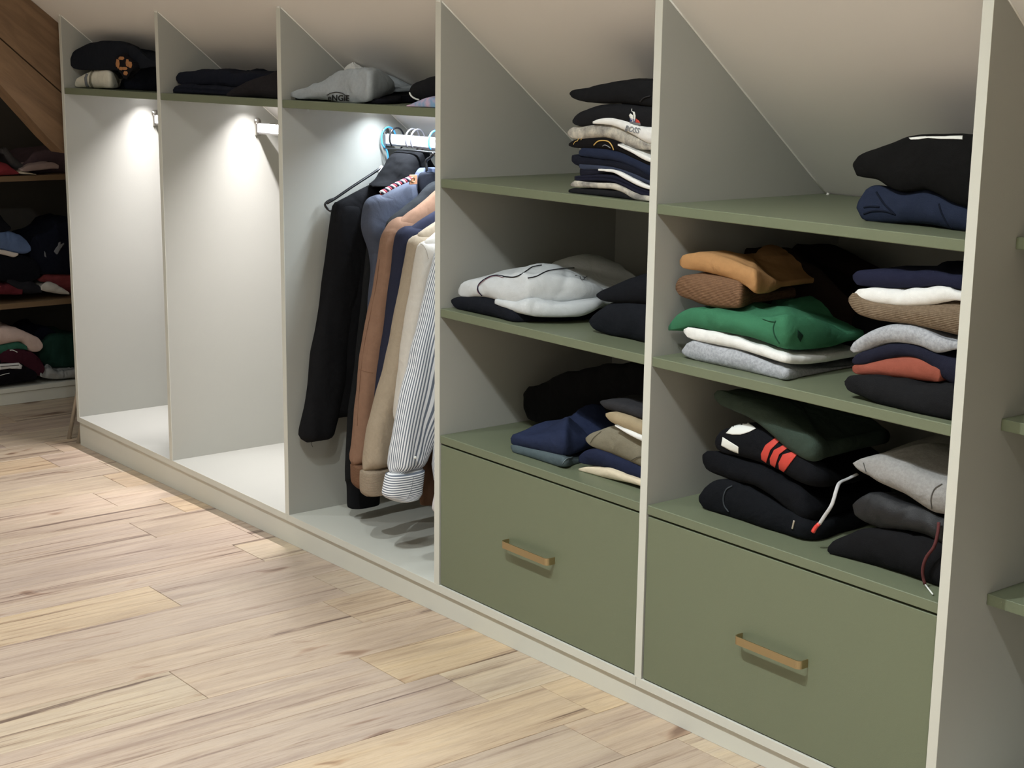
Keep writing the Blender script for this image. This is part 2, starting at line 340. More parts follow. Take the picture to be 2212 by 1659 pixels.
prism_x('timber', [ext(e2, e1, 2.6), ext(e1, e2, 6.5), (ext(e1, e2, 6.5)[0] + .25, ext(e1, e2, 6.5)[1] + .02), (ext(e2, e1, 2.6)[0] + .25, ext(e2, e1, 2.6)[1] + .02)], 5.35, 5.5, m_beam, B2)
ST = empty('folding_stand', (-.124, .18, zf(-.12)), 'slim brushed metal legs of a stand beside the leftmost panel', 'stand')
zb_ = zf(-.12)
for xx in (-.124, -.03):
    tube('leg', [(xx, .012, zb_), (xx + .006, .22, zb_ + .85)], .0085, m_steel, ST, n=3, seg=14)
    tube('leg', [(xx, .44, zb_), (xx + .006, .235, zb_ + .85)], .0085, m_steel, ST, n=3, seg=14)
tube('crossbar', [(-.118, .228, zb_ + .85), (-.024, .228, zb_ + .85)], .011, m_steel, ST, n=3, seg=12)
# ------------------------------------------------------------------ folded clothes
XL = [x + T for x in X]          # left inner face of each bay
def g3(p, s, sd): return noise.noise(Vector((p[0] * s + sd * 3.1, p[1] * s + sd * 1.7, p[2] * s - sd * 2.3)))
def fold(name, label, cat, group, mat, cols, yf, depth, xr=None, ax='y', lobes=1, puff=.006, amp=.004, seed=None, zmin=None, back_dz=0.0, re=None, wr=14, side=None, parent=None, zmax=None):
    """one folded garment: visible rim given column by column, closed at the back; rounded rim, soft top"""
    seed = seed if seed is not None else (abs(hash_(label)) % 97)
    pts = []
    for c in cols:
        px, pt, pb = c[:3]; yy = c[3] if len(c) > 3 else yf
        if ax == 'y':
            a = P(px, pt, 'y', yy); b = P(px, pb, 'y', yy); pts.append(((a.x + b.x) / 2, yy, max(a.z, b.z), min(a.z, b.z)))
        else:
            a = P(px, pt, 'x', yy); b = P(px, pb, 'x', yy); pts.append((yy, (a.y + b.y) / 2, max(a.z, b.z), min(a.z, b.z)))
    if xr is not None:
        l = pts[-1]
        if ax == 'y': pts.append((max(xr, l[0] + .01), l[1], l[2], l[3]))
        else: pts.append((l[0], max(xr, l[1] + .01), l[2], l[3]))
    nF = 54
    # spline in (x,y,zt,zb) spacing by x,y only
    A = np.array(pts); sp = spline(np.c_[A[:, 0], A[:, 1], A[:, 2] * 0 + 0, A[:, 2], A[:, 3]], nF)
    front = [(q[0], q[1], q[3], q[4]) for q in sp]
    L, R = front[0], front[-1]
    di = 1 if ax == 'y' else 0; sg = 1 if ax == 'y' else -1; oi = 1 - di
    yb = (yf + depth) if ax == 'y' else (yf - depth)
    loop = list(front)
    def rowpt(t, s):   # along back from right to left
        q = [0, 0, 0, 0]; q[di] = yb; q[oi] = R[oi] + (L[oi] - R[oi]) * t
        k = min(nF - 1, max(0, int(round((1 - t) * (nF - 1))))); q[2] = front[k][2] + back_dz; q[3] = front[k][3] + back_dz * .3
        return tuple(q)
    nb = 22; ns = 7
    e0 = rowpt(0, 0); e1 = rowpt(1, 0)
    for k in range(1, ns):
        t = k / ns; loop.append(tuple(R[j] + (e0[j] - R[j]) * t for j in range(4)))
    for k in range(nb + 1): loop.append(rowpt(k / nb, 0))
    for k in range(1, ns):
        t = k / ns; loop.append(tuple(e1[j] + (L[j] - e1[j]) * t for j in range(4)))
    LP = np.array(loop)
    # keep heights at least 4 mm, smooth the z channels slightly
    h = LP[:, 2] - LP[:, 3]; fix = h < .004; mid = (LP[:, 2] + LP[:, 3]) / 2
    LP[fix, 2] = mid[fix] + .002; LP[fix, 3] = mid[fix] - .002
    we = np.ones(len(LP)); we[:7] = np.linspace(.22, 1, 7); we[-4:] = np.linspace(.8, .35, 4)
    if xr is None: we[nF - 6:nF] = np.linspace(1, .4, 6); we[nF:nF + 3] = (.4, .6, .8)
    LP = np.c_[LP, we]
    n = len(LP); cx, cy = LP[:, 0].mean(), LP[:, 1].mean()
    cx = (front[nF // 2][0] * .5 + cx * .5) if ax == 'y' else cx
    cen = np.array([(L[0] + R[0]) / 2, (L[1] + R[1]) / 2]); cen[di] = (front[nF // 2][di] + yb) / 2; 
    zct = np.mean(LP[:, 2]) + puff; zcb = np.mean(LP[:, 3])
    V = []; rings = []
    K = 12
    def addring(fn):
        rings.append(len(V))
        for i in range(n): V.append(fn(LP[i]))
    hh = (LP[:, 2] - LP[:, 3]) / 2
    def toward(q, dist=None, f=None):
        v = cen - q[:2]; l = np.linalg.norm(v) + 1e-6
        return q[:2] + v / l * min(dist, l * .9) if dist is not None else q[:2] + v * f
    for f in (.85, .55, .28):
        addring(lambda q, f=f: (*toward(q, f=f), q[3] * (1 - f) + zcb * f if False else q[3] + (zcb - q[3]) * f * .6))
    for k in range(K + 1):
        u = -1 + 2 * k / K
        def fn(q, u=u):
            hq = (q[2] - q[3]) / 2; r = re if re else min(hq * .8, .022); r *= q[4]; z = (q[2] + q[3]) / 2 + hq * math.sin(u * math.pi / 2)
            ins = r * (1 - math.cos(u * math.pi / 2))
            if lobes > 1:
                w = ((math.sin(u * math.pi / 2) + 1) / 2 * lobes) % 1; w = abs(w * 2 - 1); ins += min(.006, hq * .45) * (w ** 4)
            return (*toward(q, dist=ins), z)
        addring(fn)
    for f in (.10, .22, .38, .56, .76):
        def fn2(q, f=f):
            hq = (q[2] - q[3]) / 2; r = (re if re else min(hq * .8, .022)) * q[4]
            p0 = toward(q, dist=r); v = cen - p0; p = p0 + v * f; s = f * f * (3 - 2 * f)
            return (*p, q[2] + (zct - q[2]) * s * .75 + puff * math.sin(math.pi * f) * .6)
        addring(fn2)
    V = [Vector(v) for v in V]; m = len(rings)
    V.append(Vector((cen[0], cen[1], zct * .75 + LP[:, 2].mean() * .25 + puff * .2))); top = len(V) - 1
    V.append(Vector((cen[0], cen[1], zcb))); bot = len(V) - 1
    # wrinkles
    zlo = zmin if zmin is not None else -9
    bi = max([k for k in range(6) if X[k] < cen[0]] or [0]); xlo = XL[bi] + .0025; xhi = (X[bi + 1] if bi < 5 else 9) - .0025
    ylim = (1.5953 - zmin - .012) / .8045 if zmin is not None else ((1.5953 - LP[:, 3].mean() - .02) / .8045)
    ang = (seed % 7) * .45
    for i, v in enumerate(V):
        d = Vector((v.x - cen[0], v.y - cen[1], 0)); d = d.normalized() if d.length > 1e-5 else Vector((0, 0, 0))
        ca, sa = math.cos(ang), math.sin(ang); a, b = v.x * ca + v.y * sa, -v.x * sa + v.y * ca
        w1 = noise.noise(Vector((a * wr, b * wr * .45, v.z * wr * 1.3 + seed))); w2 = noise.noise(Vector((a * wr * 2.7, b * wr * 1.1 + seed, v.z * wr * 3)))
        rg = abs(noise.noise(Vector((a * wr * .9 + 9, b * wr * .35 + seed, v.z * wr * .6)))) * 2
        w = (w1 + .45 * w2 - (1 - min(1, rg * 3)) * .55) * amp
        isin = i >= rings[3 + K] if True else False
        v += d * w * (.9 if not isin else .2) + Vector((0, 0, 1)) * w * (1.25 if isin else .35)
        if ax == 'y':
            if ylim and v.y > ylim: v.y = ylim - random.random() * .002
            v.x = min(max(v.x, xlo), xhi); v.z = min(v.z, roof(v.y) - .004)
        if v.z < zlo: v.z = zlo
    F = []
    for k in range(m - 1):
        a, b = rings[k], rings[k + 1]
        for i in range(n):
            j = (i + 1) % n; F.append((a + i, a + j, b + j, b + i))
    for i in range(n):
        j = (i + 1) % n; F.append((rings[-1] + i, rings[-1] + j, top)); F.append((rings[0] + j, rings[0] + i, bot))
    me = bpy.data.meshes.new(name); me.from_pydata([tuple(v) for v in V], [], F); me.update()
    bm = bmesh.new(); bm.from_mesh(me); bmesh.ops.recalc_face_normals(bm, faces=bm.faces)
    bm.to_mesh(me); bm.free()
    o = link(name, me, mat, parent, True)
    if cat: tag(o, label, cat, group)
    return o
def hash_(s):
    h = 7
    for ch in s: h = (h * 31 + ord(ch)) % 100003
    return h
_bv = {}
def bvh(o):
    if o.name not in _bv:
        me = o.data; _bv[o.name] = BVHTree.FromPolygons([o.matrix_local @ v.co if not o.parent else v.co for v in me.vertices], [tuple(p.vertices) for p in me.polygons])
    return _bv[o.name]
def surf(o, px, py, off=.0014):
    d = (FW + RT * ((px - W / 2) / FPX) - UP * ((py - H / 2) / FPX)).normalized()
    h = bvh(o).ray_cast(CAM, d, 12)
    if h[0] is None: return None
    nn = h[1] if h[1].dot(d) < 0 else -h[1]
    return h[0] + nn * off, nn
def patch(name, o, poly, mat, off=.0016, label=None, cuts=3, thick=.0009):
    """cloth print, label or panel lying on garment o: outline sampled on the garment's own surface"""
    bm = bmesh.new(); vs = [bm.verts.new((x, y, 0)) for x, y in poly]; bm.faces.new(vs)
    bmesh.ops.triangulate(bm, faces=bm.faces); 
    for _ in range(cuts):
        el = [e for e in bm.edges if e.calc_length() > 4.0]
        if not el: break
        bmesh.ops.subdivide_edges(bm, edges=el, cuts=1, use_grid_fill=False); bmesh.ops.triangulate(bm, faces=bm.faces)
    dead = []; last = None
    for v in bm.verts:
        s = surf(o, v.co.x, v.co.y, off)
        if s is None: dead.append(v)
        else: v.co = s[0]
    bmesh.ops.delete(bm, geom=dead, context='VERTS')
    bad = [f for f in bm.faces if max(e.calc_length() for e in f.edges) > .05]
    bmesh.ops.delete(bm, geom=bad, context='FACES')
    if not bm.faces: bm.free(); return None
    me = bpy.data.meshes.new(name); bm.to_mesh(me); bm.free()
    c = link(name, me, mat, o, True); c.location = (0, 0, 0)
    md = c.modifiers.new('thickness', 'SOLIDIFY'); md.thickness = thick; md.offset = 0
    if label: c['label'] = label
    return c
def cord(name, o, path, r, mat, off=.002, label=None, parent=None):
    q = []
    for p in path:
        s = surf(o, p[0], p[1], off)
        if s: q.append(s[0])
    if len(q) < 2: return None
    c = tube(name, q, r * .62, mat, None, seg=7); c.parent = parent or o
    if label: c['label'] = label
    return c
def letters(o, txt, px, py, hpx, rot, mat, wid=1.0, name='lettering', label=None, bold=0.0, shear=0):
    cu = bpy.data.curves.new('t', 'FONT'); cu.body = txt; cu.size = 1; cu.offset = bold; cu.shear = shear; cu.resolution_u = 3
    t = bpy.data.objects.new('t', cu); C.objects.link(t)
    me = bpy.data.meshes.new_from_object(t.evaluated_get(bpy.context.evaluated_depsgraph_get())); bpy.data.objects.remove(t); bpy.data.curves.remove(cu)
    bm = bmesh.new(); bm.from_mesh(me); bmesh.ops.triangulate(bm, faces=bm.faces)
    ca, sa = math.cos(rot), math.sin(rot); dead = []
    for v in bm.verts:
        x, y = v.co.x * hpx * wid, -v.co.y * hpx
        s = surf(o, px + x * ca - y * sa, py + x * sa + y * ca, .0026)
        if s is None: dead.append(v)
        else: v.co = s[0]
    bmesh.ops.delete(bm, geom=dead, context='VERTS'); bm.to_mesh(me); bm.free()
    c = link(name, me, mat, o); c.location = (0, 0, 0)
    if label: c['label'] = label
    return c
BLACK = cloth((36, 37, 41)); BLACK2 = cloth((30, 31, 34)); CHAR = cloth((62, 62, 66)); NAVY = cloth((38, 48, 74)); DNAVY = cloth((32, 37, 54)); BLUE = cloth((48, 60, 88)); OFFW = cloth((238, 238, 232)); CREAM = cloth((222, 208, 178))
GREYM = cloth((164, 168, 174), .6, 160, second=(196, 200, 206)); GREYS = cloth((170, 180, 186), .4, 90); GOLD = cloth((196, 148, 62)); RED = cloth((196, 52, 46)); CAMO = cloth((206, 198, 178), 1.0, 26, second=(140, 136, 128)); DGREEN = cloth((58, 76, 64), .3, 50)
print_w = plain('white_print', (236, 238, 232), .6); print_k = plain('black_print', (18, 18, 20), .6); print_r = plain('red_print', (200, 66, 54), .7); print_b = plain('blue_print', (40, 58, 120), .6); print_g = plain('gold_print', (206, 170, 96), .5); print_grey = plain('grey_print', (120, 124, 130), .7)
def F_(label, cat, group, mat, cols, yf, depth, name='folded_garment', **k): return fold(name, label, cat, group, mat, cols, yf, depth, **k)
below = lambda v: roof(v.y) - .004
ga = 'clothes on the shelf of the first bay'
g = F_('cream folded top with two grey stripes at the far left of the top shelf', 'shirt', ga, cloth((226, 220, 196)), [(160, 181, 185), (165, 168, 188), (180, 156, 189), (195, 152, 190), (215, 151, 190.5), (235, 151, 191), (250, 158, 190, .07), (259, 170, 187, .10)], .04, .24, name='folded_shirt', zmin=ZT + .001)
patch('stripe', g, [(189, 153), (194, 152), (188, 168), (189, 180), (194, 190), (188, 190), (184, 180), (183, 168)], print_grey, label='dark grey knitted stripe')
patch('stripe', g, [(199, 152), (203, 152), (197, 165), (197, 178), (203, 190), (199, 190), (193, 178), (194, 165)], cloth((150, 146, 120)), label='beige grey knitted stripe')
F_('dark navy folded jumper at the right of the first top shelf', 'jumper', ga, DNAVY, [(256, 188, 193), (262, 170, 194), (275, 157, 195), (290, 148, 196), (310, 142, 197), (334, 140, 198)], .10, .22, xr=X[1] - .004, name='folded_jumper', zmin=ZT + .001)
g = F_('big black rolled jumper on top of the first shelf pile', 'jumper', ga, cloth((30, 36, 48)), [(152, 126, 142), (156, 112, 148), (168, 101, 151), (190, 93, 151), (215, 89, 151), (245, 90, 152), (270, 94, 152), (290, 100, 150), (305, 112, 148), (320, 124, 146), (333, 132, 143)], .03, .2, xr=X[1] - .006, name='folded_jumper', zmax=below, amp=.003)
lf = F_('dark scarf end with orange brown leaf print hanging from the first shelf pile', 'scarf', ga, cloth((28, 26, 32)), [(248, 124, 140), (254, 117, 160), (264, 116, 172), (276, 122, 168), (288, 134, 150)], .012, .03, name='scarf', amp=.002)
for a, b, c, d_ in ((255, 138, 6, 16), (263, 126, 9, 6), (270, 148, 9, 5), (276, 136, 5, 13), (282, 140, 6, 11), (272, 158, 7, 7), (262, 148, 6, 6)):
    c *= 1.45; d_ *= 1.3
    patch('leaf_print', lf, [(a - c / 2, b), (a - c / 4, b - d_ / 2), (a + c / 3, b - d_ / 2.4), (a + c / 2, b), (a + c / 4, b + d_ / 2), (a - c / 3, b + d_ / 2.5)], plain('leaf_print', (170, 116, 70), .8), cuts=2)
gb = 'clothes on the shelf of the second bay'
F_('navy folded trousers at the bottom left of the second top shelf', 'trousers', gb, DNAVY, [(373, 193, 200), (378, 185, 201), (400, 181, 203), (440, 183, 206), (480, 186, 208), (515, 190, 209)], .04, .26, name='folded_trousers', zmin=ZT + .001, lobes=2)
F_('navy folded jumper on top in the second top shelf', 'jumper', gb, cloth((30, 36, 54)), [(379, 165, 172), (384, 157, 181), (400, 154, 183), (430, 151, 184), (455, 149, 186), (480, 151, 188), (500, 156, 190), (540, 158, 188), (580, 160, 185)], .055, .22, name='folded_jumper', zmax=below)
F_('dark brown grey garment heap at the right of the second top shelf', 'jumper', gb, cloth((48, 44, 48)), [(489, 205, 208), (500, 192, 209), (520, 178, 210), (550, 166, 212), (575, 159, 213), (598, 150, 214)], .02, .2, xr=X[2] - .006, name='folded_jumper', zmin=ZT + .001, amp=.006, zmax=below)
gc = 'clothes on the shelf of the third bay'
F_('thin dark folded garment under the grey sweatshirt with a logo', 'shirt', gc, cloth((26, 26, 36)), [(629, 205, 211), (640, 206, 216), (700, 212, 220), (760, 214, 223), (820, 215, 225), (860, 212, 222, .11), (868, 206, 220, .16)], .045, .24, name='folded_shirt', zmin=ZT + .001)
g = F_('grey folded sweatshirt with black embroidered logo on the third top shelf', 'sweatshirt', gc, GREYS, [(628, 201, 208), (640, 193, 213), (660, 186, 215), (690, 173, 216), (710, 160, 219), (730, 152, 222), (750, 151, 223), (780, 150, 222), (800, 150, 219), (820, 149, 214, .07), (838, 156, 207, .12), (850, 168, 204, .17), (856, 186, 197, .2)], .02, .26, name='folded_sweatshirt', amp=.007, zmax=below)
letters(g, 'eNGiE', 709, 216, 17, .03, print_k, 1.02, label='black embroidered lettering', bold=.02)
cord('logo_arc', g, [(707, 205), (716, 201), (728, 199), (740, 201), (749, 207)], .0016, print_k, label='black arc above the lettering')
F_('small white twisted cloth tip sticking up behind the grey sweatshirt', 'towel', None, OFFW, [(744, 148, 153), (748, 140, 154), (754, 136, 154), (760, 143, 154), (766, 144, 153)], .17, .03, name='cloth_tip', amp=.002)
g = F_('black folded jumper with thin white edging at the right of the third top shelf', 'jumper', gc, BLACK, [(883, 196, 201), (888, 182, 212), (900, 171, 217), (920, 164, 215), (940, 160, 210)], .05, .2, xr=X[3] - .006, name='folded_jumper', zmax=below)
cord('white_edging', g, [(885, 192), (886, 200), (890, 207), (898, 212), (906, 214)], .0036, print_w, label='thin white edging')
F_('pale blue and pink folded cloth at the shelf edge beside the tall panel', 'scarf', None, cloth((120, 178, 226), 1.0, 26, second=(214, 176, 206)), [(878, 228, 231), (890, 222, 232), (905, 214, 233), (920, 210, 234), (940, 210, 235)], -.0, .14, xr=X[3] - .006, name='folded_scarf', zmin=ZT + .001)
# ---- middle column, top pile
gp = 'pile of folded clothes on the top shelf of the middle column'
XR = X[4] - .006
F_('black folded shirt at the very bottom of the tall pile', 'shirt', gp, BLACK, [(1228, 410, 415), (1238, 405, 419), (1260, 407, 422), (1300, 409, 425), (1340, 414, 430), (1370, 425, 434), (1398, 430, 436)], .02, .26, xr=XR, name='folded_shirt', zmin=Z1 + .001)
F_('grey camouflage shirt second from the bottom of the tall pile', 'shirt', gp, CAMO, [(1232, 397, 401), (1240, 391, 404), (1260, 393, 405), (1300, 394, 407), (1325, 396, 410), (1345, 405, 417), (1370, 418, 431), (1398, 424, 435)], .018, .26, xr=XR, name='folded_shirt', amp=.002)
F_('navy folded polo shirt below the white edged shirt in the tall pile', 'shirt', gp, cloth((36, 38, 60)), [(1240, 380, 389), (1250, 378, 392), (1290, 375, 392), (1325, 378, 397), (1350, 386, 408), (1375, 398, 421), (1400, 408, 428)], .022, .25, xr=XR, name='folded_shirt', amp=.002, lobes=2)
F_('white folded shirt edge in the lower half of the tall pile', 'shirt', gp, OFFW, [(1292, 366, 368), (1305, 365, 370), (1325, 366, 374), (1350, 377, 388), (1378, 391, 402), (1401, 401, 409)], .016, .24, xr=XR, name='folded_shirt', amp=.0015)
F_('dark navy shirt with a rolled end directly above the white edged shirt', 'shirt', gp, cloth((34, 36, 54)), [(1253, 364, 379), (1262, 364, 381), (1290, 368, 377), (1315, 368, 372), (1350, 374, 380), (1380, 386, 393), (1402, 396, 402)], .024, .24, xr=XR, name='folded_shirt', amp=.0015)
F_('slate blue folded shirt in the middle of the tall pile', 'shirt', gp, cloth((56, 66, 90)), [(1250, 355, 361), (1258, 352, 366), (1290, 357, 367), (1330, 362, 370), (1370, 373, 386), (1402, 388, 398)], .022, .24, xr=XR, name='folded_shirt', amp=.0015)
F_('black shirt with its end sticking out left from the tall pile', 'shirt', gp, cloth((28, 32, 48)), [(1235, 335, 349), (1242, 334, 357), (1256, 338, 360), (1290, 343, 360), (1330, 348, 365), (1370, 360, 379), (1402, 376, 393)], .022, .24, xr=XR, name='folded_shirt', amp=.002)
F_('dark blue folded jumper under the shirt with a gold badge', 'jumper', gp, cloth((40, 52, 82)), [(1251, 326, 334), (1257, 320, 338), (1290, 319, 344), (1330, 326, 350), (1370, 340, 364), (1402, 354, 381)], .02, .25, xr=XR, name='folded_jumper', amp=.002)
g = F_('black shirt with a gold round badge in the tall pile', 'shirt', gp, cloth((26, 24, 26)), [(1228, 310, 315), (1238, 302, 319), (1258, 296, 321), (1290, 295, 322), (1315, 298, 325), (1340, 308, 331), (1370, 321, 344), (1402, 338, 357)], .018, .25, xr=XR, name='folded_shirt', amp=.0015)
cord('gold_arc', g, [(1284, 313), (1292, 306), (1302, 304), (1315, 306), (1323, 314), (1327, 323)], .0022, print_g, label='gold ring of the badge'); cord('badge_print', g, [(1303, 315), (1308, 313), (1314, 315), (1320, 319)], .0018, print_grey)
for a, b in ((1240, 312), (1248, 306), (1256, 303)): cord('gold_line', g, [(a, b), (a + 3, b - 5), (a + 7, b - 7)], .0012, print_g)
F_('white narrow shirt edge just below the beige camouflage shirt', 'shirt', gp, OFFW, [(1334, 311, 314), (1345, 315, 321), (1365, 323, 331), (1385, 332, 343), (1402, 340, 350)], .012, .2, xr=XR, name='folded_shirt', amp=.001)
F_('beige camouflage folded jumper in the upper half of the tall pile', 'jumper', gp, CAMO, [(1226, 285, 291), (1232, 276, 298), (1245, 271, 301), (1270, 267, 299), (1300, 266, 298), (1330, 274, 306), (1360, 287, 319), (1385, 301, 323), (1402, 309, 324)], .014, .26, xr=XR, name='folded_jumper', amp=.003)
g = F_('white tee shirt with grey script lettering in the tall pile', 'shirt', gp, OFFW, [(1280, 262, 267), (1295, 256, 268), (1320, 254, 272), (1345, 259, 282), (1370, 269, 295), (1390, 273, 307), (1405, 274, 312)], .008, .24, xr=XR, name='folded_shirt', amp=.0015)
letters(g, 'BOSS', 1350, 281, 15, .22, print_grey, .92, label='grey script lettering', shear=.2, bold=.012)
letters(g, 'HUGO', 1357, 291, 5.5, .35, print_grey, 1.3, label='small grey lettering')
g = F_('black jumper with a small white blue and red rooster emblem', 'jumper', gp, BLACK, [(1235, 258, 264), (1240, 248, 270), (1250, 238, 273), (1270, 230, 270), (1290, 226, 265), (1320, 225, 262), (1345, 226, 266), (1370, 228, 273), (1405, 231, 276)], .008, .26, xr=XR, name='folded_jumper', amp=.003)
patch('emblem', g, [(1361, 262), (1384, 265), (1385, 270), (1362, 268)], print_grey, label='grey base bar of the emblem'); patch('emblem', g, [(1362, 255), (1373, 257), (1374, 264), (1362, 262)], print_b, label='blue part of the emblem')
patch('emblem', g, [(1375, 256), (1381, 260), (1384, 265), (1374, 264)], print_r, label='red part of the emblem')
patch('emblem', g, [(1360, 249), (1363, 245), (1368, 249), (1370, 262), (1366, 262), (1363, 256)], print_w, label='white left feather of the emblem'); patch('emblem', g, [(1368, 241), (1372, 242), (1374, 250), (1373, 262), (1371, 262), (1370, 252)], print_w, label='white right feather of the emblem')
cord('emblem_tip', g, [(1366, 236), (1366, 240), (1369, 243)], .0012, print_w)
g = F_('black folded jumper on the very top of the tall pile', 'jumper', gp, BLACK2, [(1230, 200, 204), (1234, 195, 211), (1250, 190, 219), (1280, 182, 223), (1310, 177, 224), (1350, 173, 225), (1405, 172, 231)], .005, .25, xr=XR, name='folded_jumper', amp=.003, zmax=below)
cord('collar_edge', g, [(1383, 228), (1384, 219), (1392, 211), (1406, 207)], .0022, CHAR)
# ---- middle column, second shelf
gq = 'folded clothes on the second shelf of the middle column'
F_('flat black folded garment beneath the pale grey sweatshirt', 'jumper', gq, cloth((30, 34, 44)), [(975, 648, 654), (982, 643, 666), (1000, 642, 672), (1040, 644, 684), (1075, 655, 691), (1108, 670, 698), (1150, 684, 697, .07), (1200, 687, 696, .12), (1264, 684, 690, .2)], .025, .3, name='folded_jumper', zmin=Z2 + .001, amp=.003)
g = F_('pale grey sweatshirt with dark piping on the second shelf', 'sweatshirt', gq, cloth((204, 210, 212), .3, 20), [(988, 625, 634), (994, 612, 641), (1010, 602, 643), (1035, 598, 644), (1060, 596, 650), (1085, 592, 662), (1110, 588, 668), (1134, 590, 656, .035), (1160, 591, 655, .06), (1190, 593, 658, .09), (1225, 597, 656, .125), (1260, 603, 650, .16), (1295, 614, 645, .21), (1306, 626, 642, .24)], .03, .34, name='folded_sweatshirt', amp=.006, puff=.02, back_dz=.01, wr=11)
for o_ in (0, 3.5):
    cord('piping', g, [(1042 - o_ * .2, 638), (1034 - o_ * .6, 628), (1034 + o_ * .2, 617), (1043 + o_ * .5, 607 + o_ * .4), (1058, 599 + o_ * .4), (1072, 596 + o_ * .4), (1088, 597 + o_)], .0022 if not o_ else .0012, cloth((44, 40, 70)) if not o_ else cloth((150, 90, 100)), label='dark piping' if not o_ else 'thin red piping')
cord('piping', g, [(1088, 598), (1110, 599), (1125, 594), (1138, 586), (1150, 578), (1170, 574)], .002, cloth((30, 28, 40)), label='dark piping')
cord('piping', g, [(1140, 601), (1158, 598), (1170, 592), (1185, 586), (1210, 582), (1240, 580)], .002, cloth((30, 28, 40)), label='dark piping')
fold('lower_fold', '', None, None, g.data.materials[0], [(1070, 648, 657), (1090, 650, 667), (1112, 650, 677), (1135, 648, 683), (1155, 652, 686, .045), (1190, 658, 687, .075), (1225, 658, 687, .11), (1260, 652, 685, .15), (1290, 647, 672, .19), (1308, 640, 658, .23)], .027, .30, amp=.004, seed=21, parent=g)
cord('logo', g, [(1242, 596), (1262, 600), (1268, 598), (1256, 606), (1252, 598)], .0012, print_k, label='small black outline logo')
F_('lower black folded jumper at the right of the second shelf', 'jumper', gq, cloth((34, 38, 46)), [(1272, 690, 696), (1278, 680, 710), (1290, 664, 720), (1310, 652, 727), (1345, 651, 733), (1392, 656, 745)], .09, .24, xr=XR, name='folded_jumper', zmin=Z2 + .001, amp=.004)
F_('upper black folded jumper at the right of the second shelf', 'jumper', gq, cloth((30, 33, 40)), [(1288, 635, 641), (1298, 624, 650), (1320, 611, 654), (1350, 600, 656), (1395, 592, 660)], .085, .24, xr=XR, name='folded_jumper', amp=.004)
# ---- middle column, third shelf
gr = 'folded clothes on the third shelf of the middle column'
F_('large black crumpled garment at the back of the third shelf', 'jacket', gr, cloth((24, 24, 26)), [(1131, 850, 884), (1136, 838, 903), (1160, 823, 915), (1200, 803, 925), (1245, 792, 935), (1300, 788, 945), (1360, 788, 950)], .25, .3, xr=X[4] - .01, name='folded_jacket', zmin=Z3 + .001, amp=.008)
g = F_('teal grey folded jeans beneath the navy jeans', 'jeans', gr, cloth((84, 102, 108), .4, 120), [(1103, 961, 968), (1110, 962, 980), (1135, 966, 990), (1165, 972, 1001), (1195, 980, 1008), (1220, 988, 1011), (1240, 988, 1007, .09), (1262, 986, 1004, .13), (1275, 984, 1002, .16)], .045, .2, name='folded_jeans', zmin=Z3 + .001, amp=.003)
cord('hem', g, [(1222, 1010), (1216, 1001), (1222, 992), (1236, 988)], .0012, cloth((140, 160, 168)))
F_('navy blue folded jeans at the front left of the third shelf', 'jeans', gr, cloth((44, 58, 96), .3, 120), [(1101, 946, 957), (1106, 937, 962), (1125, 938, 970), (1150, 940, 976), (1180, 936, 983), (1215, 932, 988), (1238, 938, 986, .08), (1262, 945, 976, .12), (1280, 950, 966, .16)], .045, .24, name='folded_jeans', amp=.004, puff=.022, back_dz=.02)
F_('cream folded trousers lying at the very front of the third shelf', 'trousers', gr, cloth((226, 208, 170)), [(1250, 1013, 1016), (1260, 1009, 1022), (1275, 1008, 1026), (1300, 1012, 1032), (1330, 1020, 1039), (1355, 1028, 1044), (1382, 1038, 1051)], .068, .22, xr=XR, name='folded_trousers', zmin=Z3 + .001, amp=.003)
F_('navy folded trousers between the cream and khaki ones', 'trousers', gr, cloth((40, 50, 84)), [(1251, 986, 999), (1260, 974, 1003), (1278, 968, 1006), (1300, 976, 1011), (1330, 988, 1020), (1360, 1000, 1031), (1384, 1010, 1038)], .075, .22, xr=XR, name='folded_trousers', amp=.003)
g = F_('khaki folded chino trousers on the third shelf', 'trousers', gr, cloth((140, 132, 106), .3, 140), [(1263, 944, 951), (1270, 934, 962), (1285, 925, 973), (1305, 918, 981), (1325, 918, 990), (1350, 928, 1001), (1386, 944, 1015)], .075, .22, xr=XR, name='folded_trousers', amp=.004)
cord('seam', g, [(1276, 957), (1284, 945), (1300, 932), (1318, 921)], .0011, cloth((104, 98, 76))); cord('seam', g, [(1357, 1003), (1364, 994), (1376, 988), (1386, 986)], .0013, cloth((90, 84, 66)))
F_('thin white shirt edge on the khaki trousers', 'shirt', gr, OFFW, [(1328, 918, 920), (1345, 926, 932), (1365, 934, 944), (1386, 942, 954)], .06, .18, xr=XR, name='folded_shirt', amp=.001)
F_('beige folded trousers above the khaki ones', 'trousers', gr, cloth((178, 156, 112)), [(1308, 893, 899), (1316, 890, 912), (1330, 893, 922), (1355, 901, 932), (1386, 913, 944)], .062, .2, xr=XR, name='folded_trousers', amp=.002)
F_('charcoal folded garment topping the right pile of the third shelf', 'jumper', gr, CHAR, [(1295, 866, 870), (1305, 863, 883), (1325, 866, 890), (1350, 874, 896), (1388, 884, 908)], .07, .2, xr=XR, name='folded_jumper', amp=.003)
